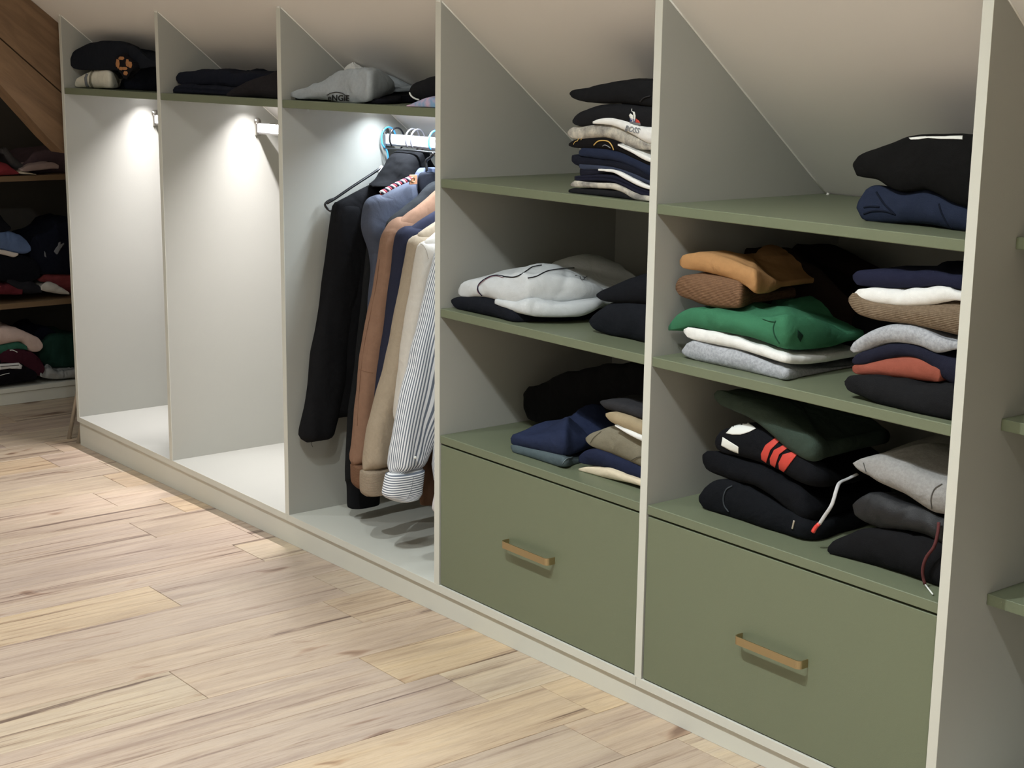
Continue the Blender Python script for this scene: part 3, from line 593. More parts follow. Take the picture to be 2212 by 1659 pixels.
# ---- right column, top shelf
XR5 = X[5] - .006
gt = 'two jumpers on the top shelf of the right column'
g = F_('dark blue rolled jumper under the black one on the top right shelf', 'jumper', gt, cloth((44, 56, 84)), [(1853, 432, 452), (1856, 412, 470), (1868, 396, 480), (1890, 398, 482), (1920, 408, 482), (1950, 414, 482), (1985, 412, 484), (2020, 418, 490), (2055, 432, 497), (2092, 440, 503)], .10, .26, xr=XR5, name='folded_jumper', zmin=Z1 + .001, amp=.007)
for q in ([(1881, 392), (1893, 415), (1910, 440), (1935, 465), (1965, 482)], [(1866, 462), (1885, 456), (1910, 456), (1930, 462)], [(1866, 448), (1880, 446), (1900, 447)], [(2028, 440), (2034, 460), (2045, 480), (2058, 494)]): cord('fold_line', g, q, .0032, cloth((28, 36, 56)), off=.0002)
g = F_('black folded sweatshirt with a white label on top of the right column', 'sweatshirt', gt, cloth((24, 24, 24)), [(1841, 348, 364), (1844, 338, 378), (1855, 328, 383), (1880, 317, 389), (1905, 308, 405), (1935, 300, 415), (1965, 296, 413), (1990, 294, 410), (2020, 293, 420), (2055, 293, 437), (2098, 295, 450)], .085, .28, xr=XR5, name='folded_sweatshirt', amp=.005, zmax=below, re=.02)
s = [surf(g, a, b, .001) for a, b in ((1963, 300), (2080, 300))]
patch('label_tape', g, [(1964, 299), (1985, 297), (2005, 296), (2080, 295), (2080, 302), (2060, 301), (2030, 301), (2005, 299), (1985, 302), (1968, 302)], print_w, label='white woven tape')
# ---- right column second shelf: left pile
gu = 'left pile on the second shelf of the right column'
F_('dark brown garment deep behind the ochre jumper', 'jumper', gu, cloth((46, 30, 24)), [(1520, 560, 640), (1560, 540, 680), (1620, 534, 690), (1690, 545, 700), (1750, 570, 715), (1800, 605, 720), (1840, 650, 720)], .27, .2, name='folded_jumper', amp=.006, zmin=Z2 + .001)
g = F_('grey marl folded sweatshirt at the bottom of the left pile', 'sweatshirt', gu, GREYM, [(1473, 757, 763), (1477, 745, 768), (1490, 738, 776), (1530, 746, 790), (1580, 756, 800), (1640, 775, 812), (1675, 788, 819), (1700, 796, 823), (1735, 798, 820, .11), (1780, 796, 816, .18), (1832, 790, 806, .26)], .045, .30, name='folded_sweatshirt', zmin=Z2 + .001, amp=.004)
F_('white folded sweatshirt second from the bottom of the left pile', 'sweatshirt', gu, OFFW, [(1476, 711, 718), (1482, 706, 728), (1500, 709, 736), (1540, 717, 745), (1590, 730, 755), (1640, 748, 769), (1675, 762, 780), (1700, 769, 786), (1740, 771, 788, .10), (1790, 764, 783, .18), (1842, 756, 772, .26)], .045, .30, name='folded_sweatshirt', amp=.003)
g = F_('bright green folded sweatshirt in the middle of the left pile', 'sweatshirt', gu, cloth((38, 128, 84), .2, 60), [(1444, 704, 714), (1452, 688, 712), (1466, 670, 708), (1485, 663, 706), (1520, 666, 713), (1570, 677, 722), (1620, 684, 732), (1660, 684, 745), (1695, 680, 756), (1730, 683, 760, .08), (1770, 690, 758, .13), (1805, 702, 752, .18), (1832, 718, 738, .22)], .04, .30, name='folded_sweatshirt', amp=.006, puff=.012, wr=11)
cord('seam', g, [(1676, 693), (1671, 708), (1674, 725), (1684, 742)], .0026, cloth((22, 80, 54)), off=.0004); cord('seam', g, [(1648, 690), (1662, 694), (1676, 696)], .0012, cloth((24, 90, 60)))
patch('pocket_flap', g, [(1722, 712), (1734, 724), (1728, 738), (1722, 728)], cloth((18, 66, 46)))
F_('brown ribbed knitted jumper above the green sweatshirt', 'jumper', gu, cloth((142, 100, 62), .5, 120, knit=True, second=(116, 80, 50)), [(1458, 612, 626), (1463, 600, 638), (1478, 594, 648), (1505, 591, 660), (1540, 595, 668), (1575, 602, 670), (1600, 612, 669), (1618, 624, 662, .10), (1632, 634, 655, .14)], .05, .26, name='folded_jumper', amp=.004)
F_('mustard ochre folded jumper on top of the left pile', 'jumper', gu, cloth((198, 138, 58)), [(1466, 561, 572), (1470, 552, 578), (1485, 546, 583), (1510, 545, 588), (1545, 552, 596), (1580, 562, 606), (1610, 574, 620), (1632, 582, 636), (1650, 590, 637, .09), (1672, 600, 632, .13), (1690, 608, 620, .17)], .05, .26, name='folded_jumper', amp=.003)
d = F_('black jumper with grey letters behind the green sweatshirt', 'jumper', gu, cloth((18, 18, 20)), [(1690, 660, 740), (1720, 640, 760), (1760, 645, 765), (1800, 655, 765), (1840, 675, 760)], .27, .2, xr=3.83, name='folded_jumper', amp=.003, zmin=Z2 + .001)
letters(d, 'U', 1778, 684, 30, .1, print_grey, 1.3, label='grey letter', bold=.02)
# right pile
gv = 'right pile on the second shelf of the right column'
F_('black folded jumper at the bottom of the right pile of the second shelf', 'jumper', gv, cloth((34, 35, 38)), [(1821, 820, 830), (1827, 811, 843), (1845, 808, 855), (1880, 812, 873), (1920, 820, 886), (1960, 828, 898), (2000, 834, 906), (2056, 838, 912)], .018, .28, xr=XR5, name='folded_jumper', zmin=Z2 + .001, amp=.004)
F_('rust red folded shirt in the right pile of the second shelf', 'shirt', gv, cloth((168, 76, 48)), [(1840, 790, 802), (1848, 785, 808), (1880, 779, 812), (1920, 770, 818), (1960, 766, 823), (1995, 770, 827), (2018, 778, 828), (2030, 790, 826)], .04, .24, name='folded_shirt', amp=.003)
F_('navy folded garment just above the rust red shirt', 'shirt', gv, cloth((38, 40, 62)), [(1840, 776, 784), (1848, 764, 787), (1870, 752, 785), (1900, 744, 778), (1940, 742, 771), (1975, 748, 774), (2005, 760, 790), (2030, 768, 815), (2064, 776, 836)], .038, .26, xr=XR5, name='folded_shirt', amp=.003)
F_('light grey marl folded sweatshirt in the right pile', 'sweatshirt', gv, GREYM, [(1837, 750, 757), (1842, 738, 762), (1860, 722, 755), (1885, 708, 746), (1915, 702, 741), (1950, 703, 743), (1985, 711, 750), (2015, 722, 762), (2035, 730, 763), (2066, 738, 756)], .035, .26, xr=XR5, name='folded_sweatshirt', amp=.004)
F_('brown wool folded jumper in the right pile', 'jumper', gv, cloth((142, 118, 88), .6, 160, knit=True, second=(110, 90, 64)), [(1832, 640, 652), (1838, 632, 668), (1850, 640, 681), (1880, 652, 691), (1920, 658, 697), (1960, 662, 702), (2010, 662, 713), (2070, 660, 727)], .035, .28, xr=XR5, name='folded_jumper', amp=.003)
F_('white folded shirt near the top of the right pile', 'shirt', gv, OFFW, [(1844, 630, 637), (1850, 623, 645), (1875, 622, 654), (1910, 624, 661), (1945, 626, 665), (1980, 624, 664), (2015, 621, 660), (2045, 620, 654), (2066, 630, 650)], .04, .26, xr=XR5, name='folded_shirt', amp=.0035)
F_('navy folded shirt on top of the right pile', 'shirt', gv, cloth((40, 44, 74)), [(1842, 594, 605), (1848, 586, 615), (1875, 581, 620), (1920, 583, 623), (1970, 585, 622), (2020, 587, 619), (2046, 592, 622)], .045, .26, xr=XR5, name='folded_shirt', amp=.003)
# ---- right column third shelf
gw = 'left pile on the third shelf of the right column'
g = F_('black zipped hoodie at the bottom of the left pile on the third shelf', 'hoodie', gw, cloth((24, 27, 33)), [(1509, 1070, 1084), (1514, 1052, 1097), (1528, 1036, 1106), (1550, 1034, 1118), (1590, 1050, 1133), (1640, 1072, 1149), (1690, 1100, 1159), (1730, 1118, 1168), (1765, 1128, 1173, .10), (1800, 1122, 1168, .15), (1832, 1110, 1150, .21)], .075, .3, name='folded_hoodie', zmin=Z3 + .001, amp=.005)
cord('zip', g, [(1583, 1050), (1570, 1058), (1564, 1075), (1566, 1092), (1575, 1105)], .0028, cloth((64, 70, 76)), label='dark grey zip'); cord('zip_pull', g, [(1717, 1125), (1713, 1142), (1711, 1160)], .0035, m_steel, label='metal zip pull')
F_('black folded hoodie second from the bottom of the left pile', 'hoodie', gw, cloth((22, 24, 30)), [(1517, 982, 1000), (1524, 972, 1016), (1545, 976, 1030), (1580, 990, 1042), (1620, 1004, 1052), (1660, 1022, 1075), (1700, 1044, 1105), (1735, 1064, 1128), (1765, 1078, 1130, .11), (1795, 1080, 1118, .16)], .08, .28, name='folded_hoodie', amp=.005)
g = F_('black sweatshirt with white panels and three red stripes', 'sweatshirt', gw, cloth((26, 28, 34)), [(1545, 940, 970), (1552, 928, 978), (1572, 918, 985), (1600, 916, 994), (1640, 926, 1008), (1680, 945, 1025), (1715, 968, 1044), (1750, 992, 1056), (1785, 1012, 1060, .11), (1815, 1022, 1054, .16), (1838, 1030, 1048, .2)], .08, .28, name='folded_sweatshirt', amp=.003, re=.03)
patch('white_panel', g, [(1569, 936), (1587, 918), (1600, 914), (1616, 914), (1634, 926), (1618, 934), (1600, 939), (1583, 939)], print_w, label='white printed panel')
patch('white_panel', g, [(1562, 944), (1575, 952), (1596, 965), (1596, 979), (1578, 972), (1559, 962)], print_w, label='white printed panel')
for i in range(3):
    a = i * 19; b = i * 10
    patch('stripe', g, [(1676 + a, 946 + b * 1.5), (1688 + a * .95, 950 + b * 1.5), (1665 + a, 972 + b), (1656 + a, 999 + b), (1646 + a, 992 + b), (1645 + a, 980 + b), (1654 + a, 962 + b)], print_r, label='red stripe')
F_('dark green grey folded jumper draped over the striped sweatshirt', 'jumper', gw, DGREEN, [(1541, 850, 860), (1550, 842, 874), (1575, 852, 888), (1610, 866, 904), (1645, 882, 930), (1680, 900, 960), (1715, 920, 984), (1748, 938, 1000), (1772, 945, 1002, .09), (1788, 955, 990, .13)], .07, .26, name='folded_jumper', amp=.004)
dr = g
gx = 'right pile on the third shelf of the right column'
g = F_('black folded garment at the bottom right of the third shelf', 'jumper', gx, cloth((30, 30, 33)), [(1789, 1180, 1192), (1794, 1168, 1202), (1812, 1152, 1209), (1845, 1140, 1217), (1885, 1140, 1227), (1930, 1150, 1240), (1980, 1160, 1256), (2032, 1172, 1275)], .062, .28, xr=XR5, name='folded_jumper', zmin=Z3 + .001, amp=.005)
tube('cord', [P(2028, 1128, 'y', .055), P(2026, 1150, 'y', .05), P(2018, 1180, 'y', .045), P(2000, 1206, 'y', .045), P(1993, 1235, 'y', .05), P(1998, 1262, 'y', .055)], .0032, cloth((110, 52, 52)), None, n=30)
tag(bpy.data.objects['cord'], 'dark red drawstring hanging down beside the right panel', 'cord')
c_ = tube('aglet', [P(1998, 1262, 'y', .055), P(2015, 1284, 'z', Z3 + .003)], .0016, print_w, None, n=3); c_.parent = bpy.data.objects['cord']
F_('black shiny padded garment in the middle of the right pile', 'jacket', gx, cloth((36, 38, 42), rough=.5), [(1842, 1090, 1102), (1848, 1076, 1118), (1862, 1066, 1132), (1885, 1068, 1142), (1920, 1078, 1146), (1960, 1090, 1152), (2000, 1104, 1162), (2034, 1118, 1178)], .06, .27, xr=XR5, name='folded_jacket', amp=.007, wr=20)
g = F_('light grey marl hoodie topping the right pile of the third shelf', 'hoodie', gx, cloth((158, 156, 152), .5, 160, second=(182, 180, 176)), [(1842, 998, 1004), (1850, 990, 1018), (1866, 984, 1032), (1885, 984, 1046), (1915, 994, 1060), (1950, 1006, 1076), (1985, 1020, 1098), (2015, 1032, 1114), (2044, 1042, 1120)], .055, .30, xr=XR5, name='folded_hoodie', amp=.004, puff=.018, back_dz=.03, re=.028)
cord('seam', g, [(1868, 985), (1866, 1000), (1872, 1018), (1884, 1036)], .0014, cloth((96, 94, 92))); cord('seam', g, [(2036, 1046), (2020, 1056), (2012, 1076), (2014, 1098), (2020, 1112)], .0015, cloth((110, 108, 104)))
dsx = tube('drawstring', [P(1852, 1024, 'y', .16), P(1832, 1034, 'y', .13), P(1815, 1042, 'y', .10), P(1808, 1055, 'y', .075), P(1797, 1090, 'y', .062), P(1781, 1115, 'y', .058), P(1770, 1132, 'y', .056)], .0038, cloth((206, 206, 206)), None, n=34, flat=.5); tag(dsx, 'white flat drawstring with a red tip hanging over the black hoodie', 'cord')
c_ = tube('tip', [P(1770, 1131, 'y', .056), P(1762, 1139, 'y', .055), P(1756, 1149, 'y', .054)], (.004, .0046), plain('red_tip', (226, 74, 66), .4), None, n=6); c_.parent = dsx
# ------------------------------------------------------------------ hanging clothes
def hang(name, xi, rows, mat, parent=None, th=.06, yb=None, amp=.004, seed=1, nz=56, na=44, pw=2.6, dxz=0.0, uvs=None, uvrot=0, fall=None, cap=True):
    """cloth hanging in the y-z plane at x=xi; rows = photo (py, px front edge[, px back edge]) top to bottom"""
    R = []
    for r in rows:
        a = P(r[1], r[0], 'x', xi - th * .2)
        b = P(r[2], r[0], 'x', xi - th * .2).y if len(r) > 2 and r[2] is not None else yb
        R.append((a.y, a.z, 0, b))
    S = spline([(q[0], q[1], 0, q[3]) for q in R], nz)
    V = []; UV = []; F = []
    acc = 0; 
    for i in range(nz):
        y0, z, _, y1 = S[i]; t = i / (nz - 1)
        if i: acc += math.dist(S[i][:2], S[i - 1][:2])
        e = 1.0
        if cap: e = min(1, math.sqrt(min(1, t / .05)) + .12) * min(1, math.sqrt(min(1, (1 - t) / .035)) * .75 + .25)
        hy = max(.004, (y1 - y0) / 2); yc = (y0 + y1) / 2; hx = th / 2 * e * (1 if not fall else 1 + (fall - 1) * t)
        for k in range(na):
            an = 2 * math.pi * k / na; c_, s_ = math.cos(an), math.sin(an)
            x = xi + dxz * t + hx * math.copysign(abs(s_) ** (2 / pw), s_); y = yc - hy * math.copysign(abs(c_) ** (2 / pw), c_)
            w = noise.noise(Vector((x * 9 + seed, y * 26 + seed * 2, z * 3.2))) + .5 * noise.noise(Vector((x * 20, y * 55 + seed, z * 7 + seed)))
            w2 = noise.noise(Vector((y * 14 + seed, z * 16, seed * 1.3))) * .35
            g = amp * (.35 + .65 * min(1, t * 1.6))
            d = (w + w2) * g
            V.append(Vector((x + math.copysign(abs(s_), s_) * d, y - c_ * d * .8, z)))
            UV.append((k / na * (2 * (hy * 2 + hx * 2)) / .0068 if not uvs else (k / na * uvs), acc / .0068))
    for i in range(nz - 1):
        for k in range(na): F.append((i * na + k, i * na + (k + 1) % na, (i + 1) * na + (k + 1) % na, (i + 1) * na + k))
    F.append(tuple(range(na))[::-1]); F.append(tuple((nz - 1) * na + k for k in range(na)))
    me = bpy.data.meshes.new(name); me.from_pydata([tuple(v) for v in V], [], F)
    u = me.uv_layers.new(name='uv')
    fi = 0
    for p in me.polygons:
        ks = [me.loops[l].vertex_index for l in p.loop_indices]
        wrap = any(v % na == na - 1 for v in ks) and any(v % na == 0 for v in ks)
        for l in p.loop_indices:
            v = me.loops[l].vertex_index; a, b = UV[v]
            if wrap and v % na == 0: a = UV[v - v % na + 1][0] * na
            u.data[l].uv = (a, b)
    me.update(); bm = bmesh.new(); bm.from_mesh(me); bmesh.ops.recalc_face_normals(bm, faces=bm.faces); bm.to_mesh(me); bm.free()
    return link(name, me, mat, parent, True)
gh = 'garments hanging in the third bay'
def gar(name, label, cat): return empty(name, (0, 0, 0), label, cat, gh)
YR = .363; ZR = 1.228
def hanger(x, mat, label, tip=None, drop=.07, bar=None, group='clothes hangers on the rail of the third bay', half=.215, hook_dir=1):
    h = empty('clothes_hanger', (x, YR, ZR), label, 'hanger', group)
    zt = ZR - .02 - .022; r = .021
    pts = []
    for k in range(-2, 9):
        an = math.pi * k / 8; pts.append((x, YR + hook_dir * -.026 * math.cos(an), 1.214 + .032 * math.sin(an)))
    pts = [(p[0], p[1], p[2]) for p in pts]
    e = pts[-1]
    pts += [(x, e[1] - hook_dir * .004, e[2] - .022), (x, YR + hook_dir * .004, 1.165), (x, YR, 1.165 - drop + .03)]
    tube('hook', pts, .0028, mat, h, seg=8, n=46)
    zn = 1.165 - drop + .032
    for s in (-1, 1):
        tube('arm', [(x, YR, zn), (x, YR + s * .05, zn - .018), (x, YR + s * (half - .03), zn - .018 - (half - .05) * .46), (x, YR + s * half, zn - .03 - half * .47)], .0042, mat, h, seg=8, n=18)
    tube('lower_bar', [(x, YR - half, zn - .03 - half * .47), (x, YR - half + .02, zn - .05 - half * .49), (x, YR + half - .02, zn - .05 - half * .49), (x, YR + half, zn - .03 - half * .47)], .0035, mat, h, seg=8, n=26)
    return h
# hangers
hanger(1.655, m_blue, 'sky blue plastic hanger nearest the left wall of the hanging bay', drop=.12, half=.06, hook_dir=-1)
hanger(1.70, m_black, 'black plastic hanger carrying the black hooded jacket', drop=.11, half=.06)
hanger(1.785, m_grey_pl, 'grey hanger just right of the black hood', drop=.12, half=.05)
hanger(1.812, m_grey_pl, 'grey hanger carrying the blue grey jacket', drop=.12, half=.05)
h_ = [o for o in bpy.data.objects if o.get('label', '').startswith('black plastic hanger')][0]
tube('shoulder_arm', [P(862, 352, 'x', 1.69), P(826, 362, 'x', 1.69), P(800, 378, 'x', 1.685), P(760, 404, 'x', 1.68), P(722, 430, 'x', 1.675), P(706, 439, 'x', 1.672)], .0042, m_black, h_, n=24)
tube('end_loop', [P(722, 429, 'x', 1.675), P(709, 434, 'x', 1.672), P(702, 442, 'x', 1.672), P(708, 452, 'x', 1.672), P(718, 458, 'x', 1.68)], .0036, m_black, h_, n=20)
tube('white_tag', [P(826, 360, 'x', 1.688), P(821, 366, 'x', 1.688), P(819, 374, 'x', 1.688)], .006, print_w, h_, n=10)
b_ = hanger(1.905, m_blue, 'blue hanger at the right beside the tall panel', drop=.12, half=.05)
bar = empty('hanging_bar', (1.75, .335, 1.18), 'thin black bar below the rail holding a drop hook', 'hanger')
tube('bar', [P(832, 320, 'y', .340), P(850, 321.5, 'y', .340), P(900, 326, 'y', .340), P(945, 331, 'y', .340)], (.0022, .0036), m_black, bar, n=14)
tube('drop_hook', [P(937, 331, 'y', .338), P(931, 339, 'y', .338), P(921, 347, 'y', .338), P(921, 358, 'y', .338), P(922, 369, 'y', .338)], .0042, m_black, bar, n=20)
# 1 black hooded jacket
H1 = gar('hooded_jacket', 'black hooded jacket hanging first on the left with its sleeve hanging lowest', 'jacket')
k_ = cloth((26, 26, 29))
hang('body', 1.712, [(385, 822), (398, 797), (412, 768), (426, 742), (436, 724), (448, 718), (480, 716), (560, 722), (640, 720), (740, 716), (830, 712), (893, 706), (903, 708)], k_, H1, .07, .56, seed=2, amp=.006)
hang('sleeve', 1.700, [(432, 728, 760), (440, 719, 772), (460, 713, 783), (500, 707, 789), (560, 700, 782), (640, 690, 766), (740, 675, 748), (850, 659, 730), (905, 649, 720), (930, 645, 714), (945, 646, 709), (953, 655, 704)], k_, H1, .085, seed=5, amp=.006)
hang('hood', 1.765, [(323, 874, 892), (327, 862, 896), (334, 852, 899), (345, 843, 902), (353, 838, 908), (361, 832, 916), (370, 826, 924), (382, 817, 930), (392, 805, 936), (402, 792, 940)], k_, H1, .155, seed=9, amp=.016, nz=48)
tube('zip_pull', [P(711, 905, 'x', 1.69), P(711, 910, 'x', 1.69)], .003, m_black, H1, n=3)
tube('loose_thread', [P(676, 952, 'x', 1.68), P(672, 958, 'x', 1.68), P(676, 966, 'x', 1.68)], .0008, m_black, H1, n=6)
# 2 long black garment
H2 = gar('long_coat', 'long black garment reaching lowest behind the brown sweatshirt', 'coat')
hang('body', 1.790, [(470, 800), (520, 790), (640, 778), (760, 765), (850, 754), (900, 748), (1000, 741), (1038, 741)], cloth((34, 35, 36)), H2, .06, .52, seed=3, amp=.004, cap=False)
hang('hem_band', 1.790, [(1036, 743, 812), (1044, 746, 814), (1060, 747, 815), (1092, 748, 814), (1097, 755, 812)], cloth((26, 27, 30)), H2, .055, seed=3, amp=.003)
# 3 blue grey jacket with rope
H3 = gar('rope_trim_jacket', 'blue grey jacket with a twisted red white and navy cord at the shoulder', 'jacket')
c3 = cloth((66, 74, 94), .3, 90, rough=.8)
b3 = hang('body', 1.850, [(364, 912), (372, 902), (384, 888), (396, 866), (408, 842), (420, 822), (430, 806), (440, 796), (470, 800), (560, 800), (700, 790), (880, 780)], c3, H3, .075, .56, seed=11, amp=.010)
s3 = hang('sleeve', 1.838, [(420, 806, 850), (434, 790, 862), (452, 782, 868), (480, 779, 864), (500, 781, 856), (530, 790, 848), (560, 797, 842), (600, 800, 838), (700, 792, 830), (820, 780, 815)], c3, H3, .085, seed=14, amp=.008)
hang('collar', 1.868, [(362, 908, 945), (366, 902, 950), (374, 896, 950), (386, 892, 950), (400, 893, 950), (420, 896, 950)], cloth((96, 106, 134)), H3, .05, seed=4, amp=.004, nz=24)
hang('collar_lining', 1.892, [(372, 908, 960), (380, 903, 960), (400, 902, 960), (420, 905, 960)], cloth((46, 50, 62)), H3, .03, seed=6, amp=.003, nz=16)
A0 = P(823, 417, 'x', 1.897); Am = P(856, 399, 'x', 1.900); A1 = P(887, 385, 'x', 1.903)
ax_ = spline([A0, Am, A1], 60); dirv = (A1 - A0).normalized(); u_ = dirv.cross(Vector((1, 0, 0))).normalized(); w_ = dirv.cross(u_)
rope = None
for j, (cn, cc) in enumerate((('red', (204, 62, 84)), ('white', (236, 234, 236)), ('navy', (58, 58, 78)))):
    pts = [Vector(q) + u_ * math.cos(i * .62 + j * 2.094) * .0036 + w_ * math.sin(i * .62 + j * 2.094) * .0036 for i, q in enumerate(ax_)]
    c_ = tube('cord_strand', pts, .0040, cloth(cc), H3, n=110, seg=8); c_['label'] = cn + ' strand of the twisted cord'
Bc = P(893, 388, 'x', 1.905)
bx = box('leather_patch', Bc.x - .004, Bc.x + .002, Bc.y - .013, Bc.y + .013, Bc.z - .014, Bc.z + .014, plain('tan_leather', (178, 128, 96), .6), H3, .001)
tube('snap_ring', [(Bc.x + .004, Bc.y - .004 + .007 * math.cos(a * .52), Bc.z + .007 * math.sin(a * .52)) for a in range(13)], .0014, m_brass, H3, n=26)
# 4 dark jacket
H4 = gar('dark_jacket', 'dark charcoal jacket between the blue grey jacket and the brown sweatshirt', 'jacket')
hang('body', 1.925, [(388, 946), (392, 934), (400, 920), (412, 908), (424, 898), (438, 880), (452, 862), (464, 846), (474, 836), (490, 830), (520, 826), (600, 816), (760, 800)], cloth((52, 55, 58)), H4, .06, .54, seed=21, amp=.005)
# 5 brown sweatshirt
H5 = gar('brown_sweatshirt', 'brown sweatshirt hanging between the dark jacket and the navy one', 'sweatshirt')
c5 = cloth((148, 106, 76), .25, 60)
b5 = hang('body', 1.985, [(400, 950), (410, 938), (424, 922), (436, 908), (448, 893), (458, 878), (470, 864), (480, 852), (500, 842), (560, 838), (700, 830), (900, 820)], c5, H5, .06, .54, seed=31, amp=.004)
s5 = hang('sleeve', 1.972, [(468, 852, 905), (478, 842, 908), (492, 832, 905), (506, 824, 895), (520, 820, 888), (560, 815, 872), (620, 805, 856), (700, 789, 842), (780, 775, 826), (860, 768, 815), (940, 763, 806), (990, 757, 800), (1002, 757, 798)], c5, H5, .075, seed=33, amp=.005, cap=True)
hang('cuff', 1.972, [(1000, 757, 800), (1010, 757, 798), (1040, 759, 797), (1052, 768, 797), (1057, 776, 796)], cloth((132, 90, 58), .3, 200, knit=True), H5, .062, seed=3, amp=.0015, nz=16)
cord('seam', s5, [(820, 560), (812, 620), (800, 680), (788, 740), (780, 800), (775, 860), (772, 920)], .0011, cloth((120, 80, 52)), off=.0004); cord('seam', s5, [(776, 798), (790, 803), (806, 806)], .0012, cloth((120, 80, 52)), off=.0004)
# 6 navy
H6 = gar('navy_sweatshirt', 'navy sweatshirt hanging between the brown and the beige ones', 'sweatshirt')
c6 = cloth((48, 52, 76))
hang('body', 2.042, [(446, 950), (456, 936), (468, 916), (478, 900), (490, 884), (500, 874), (560, 866), (700, 850), (900, 836)], c6, H6, .055, .54, seed=41, amp=.004)
hang('sleeve', 2.034, [(488, 868, 920), (500, 858, 920), (512, 853, 915), (540, 849, 905), (580, 846, 895), (640, 838, 880), (740, 824, 862), (880, 806, 850)], c6, H6, .07, seed=43, amp=.006)
# 7 beige sweatshirt
H7 = gar('beige_sweatshirt', 'tan beige sweatshirt with the widest sleeve hanging right of the navy one', 'sweatshirt')
c7 = cloth((172, 152, 122), .3, 120)
hang('body', 2.105, [(468, 952), (478, 938), (488, 922), (498, 908), (508, 898), (540, 895), (700, 880), (900, 850)], c7, H7, .055, .54, seed=51, amp=.004)
s7 = hang('sleeve', 2.098, [(505, 895, 940), (513, 886, 945), (524, 880, 945), (540, 877, 940), (580, 870, 930), (640, 858, 915), (720, 842, 895), (790, 826, 880), (860, 810, 868), (930, 792, 858), (980, 781, 850), (1016, 777, 846)], c7, H7, .075, seed=53, amp=.006)
hang('cuff', 2.098, [(1014, 777, 846), (1024, 776, 844), (1050, 776, 842), (1063, 778, 842), (1070, 786, 840)], cloth((166, 146, 118), .4, 200, knit=True), H7, .064, seed=3, amp=.0015, nz=16)
# 8 cream
H8 = gar('cream_sweatshirt', 'cream white sweatshirt between the beige sleeve and the striped shirt', 'sweatshirt')
c8 = cloth((206, 198, 184), .2, 60)
hang('body', 2.165, [(488, 952), (500, 938), (512, 924), (524, 912), (560, 905), (700, 890), (900, 870)], c8, H8, .05, .54, seed=61, amp=.004)
s8 = hang('sleeve', 2.158, [(520, 908, 950), (530, 902, 950), (545, 898, 945), (570, 893, 940), (620, 885, 925), (700, 870, 908), (780, 860, 895), (860, 852, 885), (905, 848, 880)], c8, H8, .065, seed=63, amp=.007)
cord('seam', s8, [(908, 526), (916, 532), (922, 545), (925, 560)], .0011, cloth((160, 148, 130)), off=.0004)
# 9 striped shirt
H9 = gar('striped_shirt', 'white shirt with fine blue grey stripes and a buttoned cuff', 'shirt')
ms = striped('shirt_stripes', 0); mc = striped('cuff_stripes', 1)
hang('body', 2.250, [(530, 962), (560, 952), (620, 945), (760, 940), (900, 936), (985, 932), (1000, 930), (1036, 934)], ms, H9, .05, .55, seed=71, amp=.005, cap=False, uvs=150)
s9 = hang('sleeve', 2.218, [(535, 943, 975), (552, 937, 980), (580, 929, 985), (620, 918, 985), (680, 904, 980), (740, 889, 972), (800, 875, 965), (860, 861, 955), (920, 849, 940), (970, 841, 925), (1010, 836, 910), (1022, 834, 904)], ms, H9, .075, seed=75, amp=.009, uvs=40)
c9 = hang('cuff', 2.218, [(1020, 833, 906), (1030, 830, 906), (1050, 826, 904), (1066, 824, 902), (1074, 832, 900), (1081, 850, 890)], mc, H9, .07, seed=3, amp=.003, nz=20)
tube('button', [P(897, 988, 'x', 2.262), P(897, 989, 'x', 2.265)], .004, print_w, H9, n=2, seg=12)
cord('cuff_edge', c9, [(893, 1030), (890, 1050), (886, 1066), (880, 1078)], .0012, cloth((150, 156, 164)), off=.0003)
# 10 dark brown at the back
H10 = gar('dark_brown_garment', 'dark brown garment seen behind the striped shirt cuff', 'coat')
hang('body', 2.15, [(900, 925), (940, 912), (1000, 905), (1050, 903), (1085, 904), (1090, 908)], cloth((92, 60, 34)), H10, .05, .52, seed=81, amp=.006, cap=False)
H11 = gar('white_garment', 'corner of a white garment hanging lowest beside the tall panel', 'shirt')
hang('body', 2.31, [(900, 955), (1040, 940), (1090, 932), (1102, 934), (1107, 940)], cloth((206, 200, 198)), H11, .04, .5, seed=85, amp=.004, cap=False)
# dark garment barely seen hanging in the first bay
H0 = empty('dark_coat', (0, 0, 0), 'dark coat barely seen at the right edge of the first bay', 'coat')
hang('body', .60, [(560, 352), (640, 354), (700, 355), (770, 357), (800, 358), (815, 361), (822, 366)], cloth((24, 22, 30)), H0, .06, .58, seed=88, amp=.002)
hang('belt', .62, [(850, 361.5, 420), (870, 361.5, 420), (890, 362, 420)], cloth((24, 22, 30)), H0, .02, seed=89, amp=.001, nz=10)
# ------------------------------------------------------------------ clothes in the far left cabinet
def L_(label, cat, mat, cols, name, xf=XF - .01, depth=.3, group='clothes in the dim cabinet at the far left', **k): return fold(name, label, cat, group, mat, cols, xf, depth, ax='x', amp=k.pop('amp', .006), **k)
ZA, ZC, ZD = .939, .390, .0155
L_('dark red cloth at the left of the upper far cabinet shelf', 'shirt', cloth((150, 30, 44)), [(-30, 345, 378), (0, 348, 380), (20, 356, 379), (36, 368, 377), (42, 373, 376)], 'folded_shirt', zmin=ZA)
L_('dusty mauve garment heap at the right of the upper far cabinet shelf', 'jumper', cloth((104, 82, 92)), [(46, 358, 371), (56, 348, 374), (70, 334, 375), (90, 326, 376), (115, 324, 376), (150, 322, 376)], 'folded_jumper', xf=XF - .07, zmin=ZA)
L_('grey cloth sloping beside the mauve heap in the far cabinet', 'jumper', cloth((84, 82, 84)), [(8, 322, 332), (16, 318, 348), (26, 330, 360), (38, 344, 366), (50, 356, 368)], 'folded_jumper', xf=XF - .05)
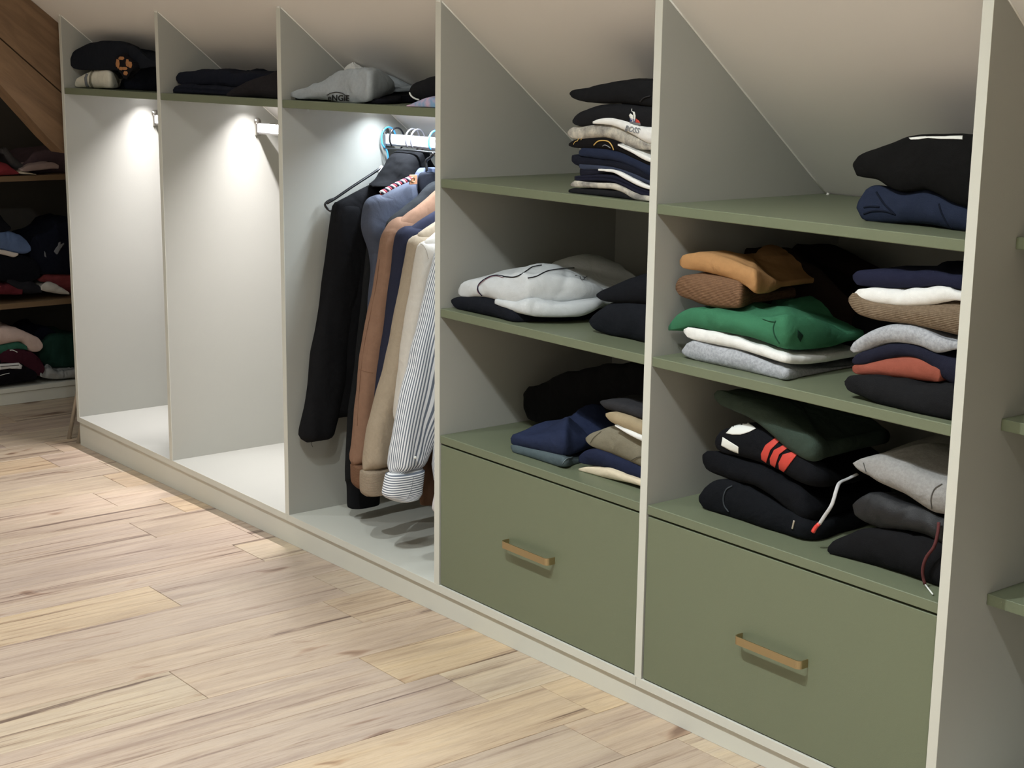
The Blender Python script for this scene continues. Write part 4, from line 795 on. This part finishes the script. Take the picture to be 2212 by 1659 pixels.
L_('pale pink folded garment in front of the mauve heap', 'shirt', cloth((186, 160, 156)), [(48, 364, 370), (60, 358, 371), (80, 354, 368), (100, 351, 366), (118, 350, 364), (128, 356, 364)], 'folded_shirt')
L_('small cream cloth lying on the edge of the upper far cabinet shelf', 'scarf', CREAM, [(40, 372, 374), (48, 371, 376), (65, 373, 377), (80, 375, 377)], 'folded_scarf', depth=.1)
L_('black garment at the top left of the middle far cabinet shelf', 'jumper', cloth((22, 24, 34)), [(-30, 455, 503), (0, 460, 505), (14, 475, 502), (24, 490, 496)], 'folded_jumper')
L_('light blue denim garment in the middle far cabinet shelf', 'jeans', cloth((92, 124, 176), .3, 60), [(-30, 500, 538), (0, 502, 539), (25, 500, 545), (45, 506, 549), (60, 516, 549), (67, 530, 542)], 'folded_jeans')
L_('white garment with red marks below the light blue denim', 'shirt', cloth((216, 206, 194)), [(-30, 537, 548), (0, 539, 549), (20, 542, 553), (32, 545, 556), (40, 547, 551)], 'folded_shirt')
L_('black jumper heap in the middle of the far cabinet', 'jumper', cloth((18, 22, 32)), [(-30, 548, 606), (0, 550, 608), (30, 555, 612), (60, 552, 612), (80, 560, 606), (88, 575, 598)], 'folded_jumper')
g = L_('navy jumper with white printed letters in the far cabinet', 'jumper', cloth((24, 30, 50)), [(67, 525, 575), (72, 513, 588), (85, 507, 594), (105, 502, 594), (120, 492, 594), (135, 478, 594), (170, 470, 594)], 'folded_jumper', xf=XF - .03)
patch('white_print', g, [(95, 542), (98, 545), (100, 556), (96, 554)], print_grey, cuts=2); patch('white_print', g, [(116, 543), (120, 536), (125, 530), (126, 524), (131, 522), (131, 528), (138, 524), (138, 528), (128, 533), (122, 540), (124, 549), (121, 549)], print_grey, cuts=2)
L_('red garment under the navy jumper in the far cabinet', 'shirt', cloth((150, 52, 56)), [(86, 602, 608), (96, 592, 612), (108, 588, 618), (125, 592, 626), (150, 590, 632), (170, 590, 634)], 'folded_shirt', xf=XF - .05)
L_('white crumpled cloth on the edge of the middle far cabinet shelf', 'towel', cloth((200, 196, 186)), [(88, 618, 626), (96, 611, 631), (110, 610, 633), (125, 614, 635), (140, 622, 636), (150, 632, 636)], 'crumpled_towel', zmin=ZC, depth=.15)
L_('dark red garment at the left of the middle far cabinet shelf', 'shirt', cloth((110, 26, 40)), [(-30, 620, 638), (0, 618, 637), (20, 614, 637), (40, 612, 638), (50, 620, 636)], 'folded_shirt', zmin=ZC)
L_('dark grey garment between the red ones in the far cabinet', 'shirt', cloth((44, 44, 52)), [(18, 604, 612), (30, 604, 622), (50, 606, 634), (75, 608, 635), (92, 620, 632)], 'folded_shirt', zmin=ZC)
L_('pale pink sweatshirt on the lower pile of the far cabinet', 'sweatshirt', cloth((216, 186, 172)), [(-30, 708, 750), (0, 708, 746), (25, 710, 742), (50, 712, 740), (62, 716, 750), (76, 722, 760), (88, 730, 760), (93, 742, 752)], 'folded_sweatshirt')
L_('green garment under the pale pink sweatshirt', 'shirt', cloth((34, 112, 88)), [(-30, 745, 772), (0, 746, 768), (20, 742, 764), (40, 738, 756), (60, 746, 756)], 'folded_shirt', xf=XF - .02)
g = L_('maroon sweatshirt in the lower pile of the far cabinet', 'sweatshirt', cloth((84, 26, 46)), [(2, 766, 785), (15, 756, 795), (30, 752, 800), (60, 758, 806), (80, 764, 812), (92, 775, 812), (96, 790, 802)], 'folded_sweatshirt')
cord('drawstring', g, [(21, 757), (28, 757), (37, 761)], .003, print_w)
g = L_('black garment with a white ribbed band at the bottom of the far cabinet', 'jumper', cloth((22, 18, 26)), [(-30, 778, 838), (0, 778, 834), (25, 776, 830), (50, 782, 826), (72, 796, 822), (80, 806, 820)], 'folded_jumper', xf=XF - .004, zmin=ZD)
patch('white_band', g, [(-2, 786), (20, 785), (40, 784), (48, 790), (46, 797), (38, 797), (36, 793), (20, 796), (-2, 799)], cloth((214, 214, 210)), cuts=2); cord('dark_line', g, [(0, 792), (20, 790), (40, 789)], .002, print_k, off=.004); cord('white_line', g, [(0, 811), (10, 808), (20, 806)], .002, print_w)
L_('navy garment behind the pale pink sweatshirt', 'jumper', cloth((22, 28, 50)), [(70, 728, 752), (80, 715, 765), (95, 707, 775), (112, 706, 775), (124, 716, 760)], 'folded_jumper', xf=XF - .12)
L_('dark green crumpled garment at the right of the far cabinet', 'jumper', cloth((20, 70, 56), .6, 20), [(86, 748, 780), (96, 738, 792), (115, 728, 796), (140, 724, 797), (175, 722, 796)], 'folded_jumper', xf=XF - .05)
pb = plain('clear_plastic_bag', (150, 152, 150), .15); 
L_('crumpled translucent plastic bag at the bottom right of the far cabinet', 'bag', pb, [(88, 804, 814), (96, 796, 818), (110, 797, 820), (130, 802, 820), (150, 800, 818), (175, 796, 816)], 'plastic_bag', zmin=ZD, amp=.009, wr=26)
